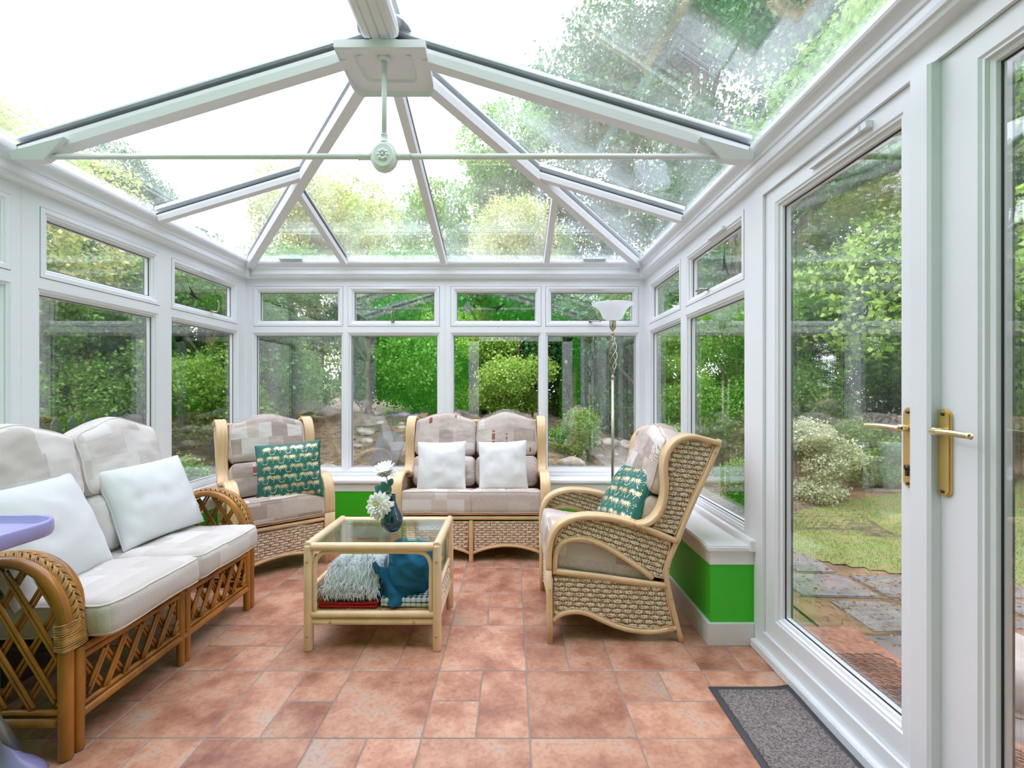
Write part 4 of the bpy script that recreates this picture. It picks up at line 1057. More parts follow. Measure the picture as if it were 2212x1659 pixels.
def blob(name, mat_, cx, cy, cz_, sx, sy, sz, seed, folds=.03, fs=6, n=60, flat=1.0, parent=None, power=.55):
    """crumpled cloth heap, flat underneath"""
    mb = MB(); vs = []
    for i in range(n+1):
        th = PI*i/n
        for j in range(n*2):
            ph = PI*j/n; c, s_ = math.cos(ph), math.sin(ph)
            x = math.copysign(abs(c)**power, c)*math.sin(th)**.7; y = math.copysign(abs(s_)**power, s_)*math.sin(th)**.7; z = math.copysign(abs(math.cos(th))**.75, math.cos(th))
            p = Vector((x*sx, y*sy, z*sz))
            f = nz3(p.x*1.3+nz3(p.x, p.y, p.z, 5, seed)*.10, p.y*.8, p.z*1.2, fs, seed); ridge = (1-abs(f)*2.2)
            d = folds*(ridge-.55)*.8+folds*.35*(1-abs(nz3(p.x+p.z, p.y, p.z, fs*2.2, seed+2))*3)
            dn = Vector((x, y, z*.9)).normalized(); p = p+dn*d*flat
            p.z = max(p.z, -sz*.92)
            vs.append((cx+p.x, cy+p.y, cz_+p.z))
    m2 = n*2
    fs_ = [(i*m2+j, i*m2+(j+1) % m2, (i+1)*m2+(j+1) % m2, (i+1)*m2+j) for i in range(n) for j in range(m2)]
    mb.add(vs, fs_, 0)
    return mb.build(name, mat_, parent, weld=True)
def folded(name, mats, x0, x1, y0, y1, z0, z1, layers, seed, wob=.006):
    """folded cloth: stacked rounded layers with their folds to the front"""
    root_mb = MB(); lh = (z1-z0)/layers
    for l in range(layers):
        R = random.Random(seed+l); a0, a1, b0 = x0+R.uniform(0, .012), x1-R.uniform(0, .012), y0+R.uniform(0, .014)
        n = 30; vs = []; k = 12
        for i in range(n+1):
            x = a0+(a1-a0)*i/n; dz = wob*nz3(x, l, 0, 9, seed)
            for q in range(k):
                t = q/(k-1)
                if t < .5: a = PI/2+PI*(t/.5)*1.0; y = b0+lh/2+math.cos(a)*lh/2; z = z0+lh*(l+.5)+math.sin(a)*lh*.49
                else: u = (t-.5)/.5; y = b0+lh/2+u*(y1-b0-lh); z = z0+lh*l+.0005
                vs.append((x, y+wob*nz3(x, q, l, 7, seed+3), z+dz))
            vs.append((x, y1, z0+lh*(l+1)-.001+dz))
        k += 1
        fs = [(i*k+q, i*k+(q+1) % k, (i+1)*k+(q+1) % k, (i+1)*k+q) for i in range(n) for q in range(k)]
        fs += [tuple(range(k)), tuple(n*k+q for q in range(k))]
        root_mb.add(vs, fs, l % (len(mats) if isinstance(mats, (list, tuple)) else 1), True)
    return root_mb.build(name, mats)
SH = .183
tag(folded('red_blanket', ['red_blanket'], -.945, -.655, 2.195, 2.54, SH, SH+.034, 2, 3), 'red folded blanket lowest on the left of the table shelf', 'blanket')
tag(folded('blue_folded_blanket', ['blue_fleece'], -.93, -.66, 2.200, 2.54, SH+.035, SH+.060, 1, 9, .008), 'thin blue folded blanket between the red one and the fringed throw', 'blanket')
tag(folded('tartan_blanket', ['plaid'], -.645, -.395, 2.20, 2.55, SH, SH+.045, 2, 13), 'navy and white tartan blanket under the big blue blanket', 'blanket')
tag(folded('mint_cloth', ['mint'], -.53, -.385, 2.46, 2.575, SH+.047, SH+.17, 3, 17), 'pale mint folded cloth behind the blue blanket on the table shelf', 'cloth')
def throw():
    root = thing('fringed_throw', 'pale grey fringed throw folded on the left of the table shelf', 'throw', (-.80, 2.37, SH+.061))
    n = 40; mb = MB(); vs = []
    W, D = .27, .29
    def S(u, v):
        x = (u-.5)*W*(1-.10*v)+.012*nz3(u, v, 0, 3, 2); y = -.145+v*D; z = .155*min(1, math.sin(min(1, v*1.6)*PI/2)**.6)*(1-.25*abs(u-.5)**2*4)+.008*nz3(u, v, 1, 6, 5)
        if v > .9: z *= 1-(v-.9)*2
        return Vector((x, y, z))
    vs = [S(i/n, j/n) for i in range(n+1) for j in range(n+1)]; k = len(vs)
    fs = [(i*(n+1)+j, (i+1)*(n+1)+j, (i+1)*(n+1)+j+1, i*(n+1)+j+1) for i in range(n) for j in range(n)]
    mb.add(vs, fs, 0)
    rim = [j for j in range(n+1)]+[i*(n+1)+n for i in range(1, n+1)]+[n*(n+1)+j for j in range(n-1, -1, -1)]+[i*(n+1) for i in range(n-1, 0, -1)]
    o = len(mb.v); mb.v += [(mb.v[i][0], mb.v[i][1], .0) for i in rim]; q = len(rim)
    for i in range(q): mb.f.append((rim[i], rim[(i+1) % q], o+(i+1) % q, o+i)); mb.m.append(0); mb.s.append(True)
    mb.build('folded_cloth', 'throw', root)
    fr = MB(); R = random.Random(4)
    for i in range(620):
        u = R.uniform(-.02, 1.04); v = R.choice((R.uniform(-.04, .05), R.uniform(.05, .50)))
        p = S(min(1, max(0, u)), max(0, v)); p.z += .004; p.x += (u-min(1, max(0, u)))*W
        if v < 0: p.y += v*.2
        L = R.uniform(.035, .075); a = R.uniform(-.9, .9); pts = [p]; d = Vector((math.sin(a)*.8, -1, R.uniform(.1, .8))).normalized()
        for k in range(4):
            p = p+d*L/4; d = (d+Vector((R.uniform(-.25, .25), -.05, -.55))).normalized()
            if p.z < -.025: p = Vector((p.x, p.y, -.025+R.uniform(0, .004)))
            lim = .150
            if p.y < -.178: p = Vector((p.x, -.178+R.uniform(0, .01), p.z))
            p.x = max(-.158, min(.160, p.x)); pts.append(p)
        tube(fr, pts, .0022, 4, sm=0, scale=lambda t: 1-.5*t)
    fr.build('fringe', 'throw', root, kind='stuff')
throw()
def blue_blanket():
    b = blob('blue_blanket', 'blue_fleece', -.520, 2.372, SH+.150, .118, .142, .128, 9, .042, 5.0, 110, power=.62)
    tag(b, 'large crumpled blue fleece blanket on the right of the table shelf', 'blanket')
    f = MB(); n = 22; vs = []
    for i in range(n+1):
        for j in range(n+1):
            u, v = i/n, j/n; x = -.165+.13*u+.02*math.sin(v*5); y = 2.215-2.375+.03*math.sin(u*6+v*3)-.0+v*.05; z = .0+v*(.20*(1-.55*abs(u-.15)))-.135
            vs.append((-.525+x+.012, 2.375+y+.01*nz3(u, v, 0, 4), SH+.15+z))
    f.add(vs, [(i*(n+1)+j, (i+1)*(n+1)+j, (i+1)*(n+1)+j+1, i*(n+1)+j+1) for i in range(n) for j in range(n)], 0)
    o = f.build('folded_corner', 'blue_fleece', b); so = o.modifiers.new('thick', 'SOLIDIFY'); so.thickness = .006
blue_blanket()

# ------------------------------------------------------------------ vase and dahlias
def vase():
    root = thing('flower_vase', 'dark teal bottle vase standing on the glass table top', 'vase', (-.632, 2.372, .507))
    m = MB(); pr = [(0, .001), (.026, .001), (.040, .010), (.053, .030), (.0585, .055), (.055, .080), (.045, .103), (.033, .125), (.024, .150), (.0205, .172), (.0205, .188), (.022, .192), (.019, .192), (.0175, .186), (.017, .15), (.0, .14)]
    lathe(m, [tuple(p[:2]) for p in spline([(r, z, 0) for r, z in pr], 3)], 40); m.build('vase_body', 'vase', root)
    dah = []
    def dahlia(name, c, R, axis, n_rings, seed, label, stem_pts, open_=1.0, down=False):
        t = thing(name, label, 'flower', c); rr = random.Random(seed); ax = Vector(axis).normalized()
        q = ax.to_track_quat('Z', 'Y').to_matrix(); m = MB()
        for k in range(n_rings):
            f = k/max(1, n_rings-1); cnt = int(16-6*f); el = -.35+1.45*f if not down else -.5+.9*f; L = R*(1-.50*f)
            for i in range(cnt):
                a = 2*PI*(i+.5*(k % 2))/cnt+rr.uniform(-.1, .1); e = el+rr.uniform(-.1, .1); w = R*.17*(1-.35*f)
                d = Vector((math.cos(a)*math.cos(e), math.sin(a)*math.cos(e), math.sin(e))); side = Vector((-math.sin(a), math.cos(a), 0)); up = d.cross(side)*-1
                vs = []
                for s_, wd in ((.12, .35), (.4, .9), (.7, 1.0), (.9, .6), (1.0, .05)):
                    c0 = d*(L*s_)+Vector((0, 0, 1))*(-.10*L*s_*s_); vs += [c0+side*w*wd+up*w*wd*.35, c0, c0-side*w*wd+up*w*wd*.35]
                vs = [q @ v for v in vs]
                m.add(vs, [(3*j+b, 3*j+b+1, 3*j+b+4, 3*j+b+3) for j in range(4) for b in range(2)], 0)
        m.build('petals', 'petal', t, recalc=False)
        m = MB(); lathe(m, [(0, .010), (.008, .008), (.012, 0), (0, -.004)], 12); m.xf(lambda v: tuple(q @ (Vector(v)*(R/.06)+Vector((0, 0, .012))))); m.build('flower_centre', 'petal_core', t)
        m = MB(); tube(m, [Vector(p)-Vector(c) for p in stem_pts], .0028, 8, sm=5); st = m.build('stem', 'stem', t)
        return t, st
    vx, vy, vz = -.632, 2.372, .507
    t, st = dahlia('white_dahlia', (-.692, 2.325, .657), .082, (-.25, -.9, .32), 6, 2, 'large open white dahlia hanging low beside the vase', [(vx-.008, vy, vz+.15), (vx-.012, vy-.006, vz+.205), (vx-.03, vy-.015, vz+.205), (-.682, 2.35, .675)])
    t2, st2 = dahlia('white_dahlia', (-.663, 2.372, .815), .066, (.1, .25, -.5), 4, 7, 'smaller white dahlia seen from behind at the top of the bouquet', [(vx-.004, vy, vz+.15), (vx-.010, vy, vz+.22), (-.655, 2.372, .775), (-.664, 2.372, .806)], down=True)
    def leaf(st, base, o, rz, tilt, L, w):
        m = MB(); vs = []; n = 8
        for i in range(n+1):
            f = i/n; ww = w*math.sin(PI*min(1, f*.98+.02))**.6
            for e in (-1, 0, 1): vs.append(Vector((e*ww, -.006*math.sin(PI*f)-abs(e)*-.004, f*L)))
        R = Matrix.Rotation(rz, 3, 'Y') @ Matrix.Rotation(tilt, 3, 'X')
        m.add([R @ v+Vector(base)-Vector(o) for v in vs], [(3*j+b, 3*j+b+1, 3*j+b+4, 3*j+b+3) for j in range(n) for b in range(2)], 0); m.build('leaf', 'euc', st, recalc=False)
    o = (-.663, 2.372, .815)
    leaf(st2, (-.652, 2.370, .715), o, -.55, .1, .062, .021); leaf(st2, (-.656, 2.366, .700), o, -1.0, -.1, .080, .024); leaf(st2, (-.648, 2.374, .745), o, .5, .2, .045, .016); leaf(st2, (-.645, 2.365, .70), o, -.1, -.2, .055, .017)
vase()

# ------------------------------------------------------------------ floor lamp
def lamp():
    root = thing('floor_lamp', 'antique brass floor lamp with alabaster glass bowl in the right back corner', 'lamp', (.795, 3.56, 0))
    m = MB(); lathe(m, [(0, 0), (.135, 0), (.138, .008), (.125, .018), (.06, .028), (.022, .04), (.016, .06), (.013, .07)], 36); m.build('base', 'antique', root)
    m = MB(); tube(m, [(0, 0, .06), (0, 0, 1.34)], .0125, 16); lathe(m, [(.0125, 1.335), (.015, 1.338), (.013, 1.352), (.007, 1.365), (.004, 1.375)], 16); m.build('pole', 'antique', root)
    m = MB()
    for k in range(4):
        pts = []
        for i in range(29):
            f = i/28; a = 2*PI*(k/4+f*1.0); r = .004+.030*math.sin(PI*f)**.8; pts.append((r*math.cos(a), r*math.sin(a), 1.37+f*.315))
        tube(m, pts, .0033, 7)
    tube(m, [(0, 0, 1.685), (0, 0, 1.72)], .006, 10); lathe(m, [(0, 1.68), (.011, 1.685), (.011, 1.70), (0, 1.705)], 14); m.build('twisted_rods', 'antique', root)
    m = MB(); lathe(m, [(0, 1.715), (.012, 1.72), (.022, 1.735), (.026, 1.75), (.026, 1.792), (.024, 1.796), (0, 1.796)], 24); m.build('lamp_holder', 'antique', root)
    sh, nt, b = newmat('alabaster_glass'); b.inputs['Roughness'].default_value = .25
    n = nt.nodes.new('ShaderNodeTexNoise'); n.inputs['Scale'].default_value = 14; n.inputs['Distortion'].default_value = 1.2; r = nt.nodes.new('ShaderNodeValToRGB'); r.color_ramp.elements[0].color = (.84, .88, .90, 1); r.color_ramp.elements[1].color = (.96, .98, .98, 1)
    nt.links.new(n.outputs['Fac'], r.inputs['Fac']); nt.links.new(r.outputs['Color'], b.inputs['Base Color'])
    tl = nt.nodes.new('ShaderNodeBsdfTranslucent'); nt.links.new(r.outputs['Color'], tl.inputs['Color']); mx = nt.nodes.new('ShaderNodeMixShader'); mx.inputs['Fac'].default_value = .45
    nt.links.new(b.outputs[0], mx.inputs[1]); nt.links.new(tl.outputs[0], mx.inputs[2]); nt.links.new(mx.outputs[0], nt.nodes['Material Output'].inputs['Surface'])
    m = MB(); pr = [(.022, 1.795), (.045, 1.797), (.070, 1.812), (.088, 1.840), (.100, 1.868), (.120, 1.895), (.150, 1.915), (.163, 1.922), (.160, 1.926), (.146, 1.919), (.115, 1.899), (.096, 1.871), (.084, 1.844), (.066, 1.816), (.043, 1.801), (.0, 1.800)]
    lathe(m, [tuple(p[:2]) for p in spline([(r_, z, 0) for r_, z in pr], 3)], 48); m.build('lamp_shade', sh, root)
lamp()

# ------------------------------------------------------------------ high chair (its corner reaches into view)
def high_chair():
    cx, cy = -1.66, 1.13
    root = thing('high_chair', 'lilac plastic high chair beside the near arm of the brown sofa', 'high chair', (cx, cy, 0))
    def rr(x0, x1, y0, y1, r, n=8):
        pts = []
        for (px, py, a0) in ((x1-r, y1-r, 0), (x0+r, y1-r, PI/2), (x0+r, y0+r, PI), (x1-r, y0+r, 3*PI/2)):
            for i in range(n+1): a = a0+PI/2*i/n; pts.append((px+r*math.cos(a)-cx, py+r*math.sin(a)-cy))
        return pts
    m = MB(); L = []
    for ins, z in ((.018, .822), (.004, .824), (0, .832), (0, .862), (.003, .868), (.008, .869), (.012, .865), (.018, .846), (.026, .842)): L.append([(x, y, z) for x, y in rr(-1.93+ins, -1.345-ins, .93+ins, 1.385-ins, .10-ins)])
    n = len(L[0]); vs = [p for l in L for p in l]
    m.add(vs, [(i*n+q, i*n+(q+1) % n, (i+1)*n+(q+1) % n, (i+1)*n+q) for i in range(len(L)-1) for q in range(n)]+[tuple(range(n)), tuple((len(L)-1)*n+q for q in range(n))], 0)
    m.build('tray', 'lilac', root)
    for sx, sy, fx, fy in ((1, 1, -1.618, 1.474), (-1, 1, -1.95, 1.425), (1, -1, -1.600, .80), (-1, -1, -1.95, .80)):
        m = MB(); tube(m, [(fx-cx, fy-cy, .075), ((fx+.0-cx)*.72-.055, (fy-cy)*.55, .52), (-.14+sx*.10, (sy)*.06, .78)], .0145, 12, sm=4); lg = m.build('leg', 'grey_tube', root)
        f = MB(); vs = []; k = 22; prof = [(1.0, 0), (1.0, .010), (.94, .020), (.80, .036), (.52, .055), (.32, .085), (.26, .115), (.22, .122)]
        for s_, z in prof:
            for i in range(k):
                a = 2*PI*i/k; ex = .092; ey = .050; px = ex*math.cos(a)*s_; py = ey*math.sin(a)*s_*(1 if math.sin(a)*sy > 0 else 1)
                px -= .030*(z/.12); py -= sy*.022*(z/.12); vs.append((fx-cx+px, fy-cy+py, z))
        f.add(vs, [(j*k+i, j*k+(i+1) % k, (j+1)*k+(i+1) % k, (j+1)*k+i) for j in range(len(prof)-1) for i in range(k)]+[tuple(range(k)), tuple((len(prof)-1)*k+i for i in range(k))], 0)
        f.build('foot', 'lilac', lg)
    m = MB(); box(m, (-.42, -.17, .60), (-.10, .17, .64), 0, .015); box(m, (-.46, -.17, .62), (-.42, .17, 1.02), 0, .015); m.build('seat_shell', 'lilac', root)
    m = MB()
    for y in (-.14, .14): tube(m, [(-.40, y, .64), (-.2, y*1.1, .70), (-.1, y*1.1, .82)], .012, 8, sm=3)
    m.build('tray_arm', 'grey_tube', root)
high_chair()

# ------------------------------------------------------------------ door mat
def door_mat():
    root = thing('door_mat', 'grey brown doormat with dark rubber edge inside the french door', 'doormat', (1.0, 1.52, 0))
    m = MB(); n = 26; x0, x1, y0, y1 = -.176, .165, -.62, .375; vs = []
    def Z(x, y): return .004+max(0, (x-.10)/.065)**2*.006*math.exp(-((y-.33)/.12)**2)
    X = [x0+(x1-x0)*i/n for i in range(n+1)]; Y = [y0+(y1-y0)*i/n for i in range(n+1)]
    vs = [(x, y+.008*max(0, (x-.08)/.085)*(y > .3), Z(x, y)) for x in X for y in Y]+[(x, y, .0005) for x in X for y in Y]; k = (n+1)**2
    fs = [(i*(n+1)+j, (i+1)*(n+1)+j, (i+1)*(n+1)+j+1, i*(n+1)+j+1) for i in range(n) for j in range(n)]
    rim = [j for j in range(n+1)]+[i*(n+1)+n for i in range(1, n+1)]+[n*(n+1)+j for j in range(n-1, -1, -1)]+[i*(n+1) for i in range(n-1, 0, -1)]
    fs += [(rim[i], rim[(i+1) % len(rim)], k+rim[(i+1) % len(rim)], k+rim[i]) for i in range(len(rim))]
    m.add(vs, fs, 0); m.build('rubber_edge', 'mat_edge', root)
    m = MB(); e = .026; X = [x0+e+(x1-x0-2*e)*i/n for i in range(n+1)]; Y = [y0+e+(y1-y0-2*e)*i/n for i in range(n+1)]
    vs = [(x, y, Z(x, y)+.005) for x in X for y in Y]+[(x, y, Z(x, y)) for x in X for y in Y]
    m.add(vs, fs, 0); m.build('mat_pile', 'mat_pile', root)
door_mat()

# ------------------------------------------------------------------ garden
GZ = -.10
def gh(x, y):
    """height of the ground outside"""
    z = GZ
    if y > 4.3: z += min(.92, (y-4.3)*.29)*(1-.5*max(0, min(1, (x-.6)/1.5)))
    if x < -3.2: z += min(.5, (-3.2-x)*.15)
    if x > 6: z += min(1.2, (x-6)*.06)
    return z+.05*nz3(x, y, 0, .7, 2)
def grid_ground(name, x0, x1, y0, y1, n, m_, mat_, dz=0, keep=None):
    mb = MB(); vs = []
    for i in range(n+1):
        for j in range(m_+1): x = x0+(x1-x0)*i/n; y = y0+(y1-y0)*j/m_; vs.append((x, y, gh(x, y)+dz))
    fs = []
    for i in range(n):
        for j in range(m_):
            x = x0+(x1-x0)*(i+.5)/n; y = y0+(y1-y0)*(j+.5)/m_
            if keep is None or keep(x, y): fs.append((i*(m_+1)+j, (i+1)*(m_+1)+j, (i+1)*(m_+1)+j+1, i*(m_+1)+j+1))
    mb.add(vs, fs, 0)
    return mb.build(name, mat_, recalc=False)
o = grid_ground('ground', 1.75, 11, .25, 9, 120, 110, 'soil', .004, lambda x, y: True); o['kind'] = 'structure'
out_ = lambda x, y: not (XL-.02 < x < XR+.02 and -4.5 < y < YB+.02)
o = grid_ground('ground', -34, 34, -14, 44, 110, 96, 'soil', -.01, lambda x, y: not (XL+.5 < x < XR-.3 and -4.0 < y < YB-.5)); o['kind'] = 'structure'
o = grid_ground('gravel_bank', -6, 3.6, YB+.08, 9.0, 120, 70, 'bank', .012); tag(o, 'brown gravel bank rising behind the back windows', 'bank', kind='stuff')
lawn_in = lambda x, y: ((x-6.4)/4.3)**2+((y-4.1-.10*(x-4))/1.25)**2+.30*nz3(x, y, 0, 1.2, 8) < 1 and x > 2.3
o = grid_ground('lawn', 1.4, 10, .35, 8, 170, 150, 'lawn', .012, lawn_in); tag(o, 'mossy green lawn beyond the slabs outside the french door', 'lawn', kind='stuff')

def quads(name, pos, dirs, sides, L, Wd, mat_, parent=None, bend=None):
    """many small leaves as one mesh: each leaf a folded pair of quads"""
    n = len(pos); d = dirs/np.linalg.norm(dirs, axis=1)[:, None]; s = np.cross(d, sides); s /= (np.linalg.norm(s, axis=1)[:, None]+1e-9); u = np.cross(s, d)
    L = L[:, None]; W_ = Wd[:, None]
    p0 = pos; p1 = pos+d*L*.45+s*W_-u*W_*.25; p2 = pos+d*L; p3 = pos+d*L*.45-s*W_-u*W_*.25; pm = pos+d*L*.5+u*W_*.25
    V = np.stack([p0, p1, p2, p3], 1).reshape(-1, 3)
    me = bpy.data.meshes.new(name); me.vertices.add(4*n); me.vertices.foreach_set('co', V.ravel().astype(np.float32))
    me.loops.add(4*n); me.polygons.add(n); me.loops.foreach_set('vertex_index', np.arange(4*n, dtype=np.int32)); me.polygons.foreach_set('loop_start', np.arange(0, 4*n, 4, dtype=np.int32)); me.polygons.foreach_set('loop_total', np.full(n, 4, np.int32))
    me.update(); me.validate(); me.materials.append(M[mat_] if isinstance(mat_, str) else mat_)
    o = bpy.data.objects.new(name, me); C.objects.link(o)
    if parent: o.parent = parent
    return o
def crown_points(rng, blobs, n):
    """leaf places on and inside lumpy shells"""
    vol = np.array([b[3]*b[4]*b[5] for b in blobs])**(2/3); k = rng.choice(len(blobs), n, p=vol/vol.sum()); B_ = np.array(blobs)[k]
    v = rng.normal(size=(n, 3)); v /= np.linalg.norm(v, axis=1)[:, None]; r = rng.uniform(.35, 1, n)**.38
    wob = 1+.20*np.sin(v[:, 0]*9+B_[:, 0]*3)*np.sin(v[:, 1]*8+B_[:, 1])*np.sin(v[:, 2]*9)
    return B_[:, :3]+v*B_[:, 3:6]*(r*wob)[:, None], v
def make_crown(seed, blobs, n, leaf, mat_, name='foliage', droop=.3, asp=.34):
    rng = np.random.default_rng(seed); pos, v = crown_points(rng, blobs, n)
    # gather the leaves in sprigs
    k = max(1, n//9); c = pos[rng.integers(0, n, k)]; idx = rng.integers(0, k, n); pos = c[idx]+rng.normal(size=(n, 3))*leaf*.9
    v = v+rng.normal(size=(n, 3))*.8; v[:, 2] -= droop
    L = leaf*rng.uniform(.6, 1.25, n); return quads(name, pos, v, rng.normal(size=(n, 3))+np.array([0, 0, 1.5]), L, L*asp, mat_)
def limbs(name, spec, mat_='bark'):
    m = MB()
    for pts, r0, r1 in spec: tube(m, pts, r0, 8, sm=4, scale=lambda t, r0=r0, r1=r1: 1+(r1/r0-1)*t)
    return m.build(name, mat_)
PROTO = {}
def proto_tree(key, seed, H, Rr, n, leaf, mat_, trunk_h, kind='tree'):
    R = random.Random(seed); blobs = []
    for i in range(15 if kind == 'tree' else 9):
        a = R.uniform(0, 2*PI); f = R.random(); z = trunk_h+(H-trunk_h)*(f*.92+.04); rad = Rr*math.sin(PI*(.12+.80*f))**.7*R.uniform(.15, .72)
        b = Rr*R.uniform(.30, .50); blobs.append((rad*math.cos(a), rad*math.sin(a), z, b, b, b*R.uniform(.6, .9)))
    fo = make_crown(seed, blobs, n, leaf, mat_)
    sp = [([(0, 0, -.3), (.02*H, .01*H, H*.3), (-.01*H, 0, H*.6), (0, 0, H*.88)], .022*H+.02, .006*H)]
    for b in blobs[::2]: sp.append(([(0, 0, min(b[2]*.55, H*.5)), (b[0]*.5, b[1]*.5, b[2]*.8), (b[0], b[1], b[2])], .008*H+.008, .003*H))
    tr = limbs('trunk', sp); PROTO[key] = (fo, tr)
def plant(key, x, y, s, rz, name, label, cat, group=None, sz=None, z=None):
    fo, tr = PROTO[key]; t = thing(name, label, cat, (x, y, (gh(x, y) if z is None else z)-.03), rz, group, (s, s, sz or s))
    for o in (fo, tr):
        if o.parent is None and not o.get('used'): c = o; o['used'] = 1
        else: c = o.copy(); C.objects.link(c)
        if 'used' in c: pass
        c.parent = t
    return t
proto_tree('broad', 1, 8.0, 2.9, 52000, .10, 'leaf_mid', 1.5)
proto_tree('lime', 2, 8.0, 2.8, 50000, .098, 'leaf_lime', 1.6)
proto_tree('dark', 3, 9.0, 2.6, 52000, .092, 'leaf_dark', 1.2)
proto_tree('yellow', 4, 4.2, 1.7, 40000, .060, 'leaf_autumn', .9)
proto_tree('shrub', 5, 2.4, 1.15, 34000, .046, 'leaf_mid', .35, 'shrub')
proto_tree('laurel', 6, 2.2, 1.15, 30000, .058, 'leaf_dark', .1, 'shrub')
proto_tree('limeshrub', 7, 2.0, 1.0, 26000, .052, 'leaf_lime', .15, 'shrub')
proto_tree('silver', 8, .85, .5, 10000, .034, 'leaf_grey', .05, 'shrub')
proto_tree('low', 9, .75, .55, 9000, .038, 'leaf_mid', .03, 'shrub')
# right side of the garden
plant('lime', 6.0, 5.6, .92, .5, 'garden_tree', 'bright lime leaved tree filling the view behind the right door leaf', 'tree')
plant('broad', 6.4, 6.2, .95, 1.1, 'garden_tree', 'mid green tree above the lawn outside the left door leaf', 'tree')
plant('dark', 9.6, 8.6, 1.25, 2.2, 'garden_tree', 'tall dark tree rising past the right roof slope', 'tree')
plant('dark', 7.0, 10.5, 1.35, 3.0, 'garden_tree', 'tall dark tree over the right end of the back wall', 'tree')
plant('dark', 12.5, 5.5, 1.5, 0.3, 'garden_tree', 'tallest dark tree on the far right beyond the door', 'tree')
plant('lime', 12.0, 12.5, 1.5, 4.0, 'garden_tree', 'distant pale tree high behind the right roof slope', 'tree')
plant('dark', 4.0, 8.2, .60, 1.0, 'garden_tree', 'dark young tree seen through the right side windows', 'tree')
plant('broad', 9.0, 1.8, 1.0, 5.0, 'garden_tree', 'mid green tree at the right edge behind the lime leaved one', 'tree')
plant('dark', 5.2, 13.0, 1.45, 2.2, 'garden_tree', 'dark tree filling the gap right of the middle roof bar', 'tree')
plant('dark', 9.0, 13.5, 1.6, 5.2, 'garden_tree', 'towering dark tree behind the right roof slope', 'tree')
plant('dark', 15.0, 10.0, 1.8, 1.2, 'garden_tree', 'distant dark tree above the right eaves', 'tree')
plant('dark', 8.2, 5.0, 1.15, 4.2, 'garden_tree', 'dark tree rising over the door head', 'tree')
# behind
plant('broad', -.6, 13.5, 1.02, .8, 'garden_tree', 'green tree behind the middle of the back wall', 'tree')
plant('dark', 3.2, 14.5, 1.30, 2.5, 'garden_tree', 'tall green tree showing through the roof right of the middle bar', 'tree')
plant('yellow', -3.6, 8.2, 1.02, .4, 'garden_tree', 'yellow green tree behind the far left back window', 'tree')
plant('lime', -4.6, 13.5, .72, 3.3, 'garden_tree', 'pale tree low behind the left half of the back wall', 'tree')
plant('yellow', .3, 8.9, .92, 2.0, 'garden_tree', 'yellow green tree over the laurel hedge', 'tree')
# left
plant('yellow', -5.9, 5.2, .95, 1.7, 'garden_tree', 'yellowing tree outside the widest left window', 'tree')
plant('broad', -11.0, 7.5, .72, 1.7, 'garden_tree', 'mid green tree in the distance beyond the left stone wall', 'tree')
plant('yellow', -5.3, 4.2, .84, 4.7, 'garden_tree', 'yellow green tree nearest the brown sofa', 'tree')
plant('dark', -9.5, 11.0, .62, .7, 'garden_tree', 'dark conical tree beyond the far left corner', 'tree')
plant('broad', -8.2, 3.2, .62, 2.7, 'garden_tree', 'bushy green tree behind the left stone wall', 'tree')
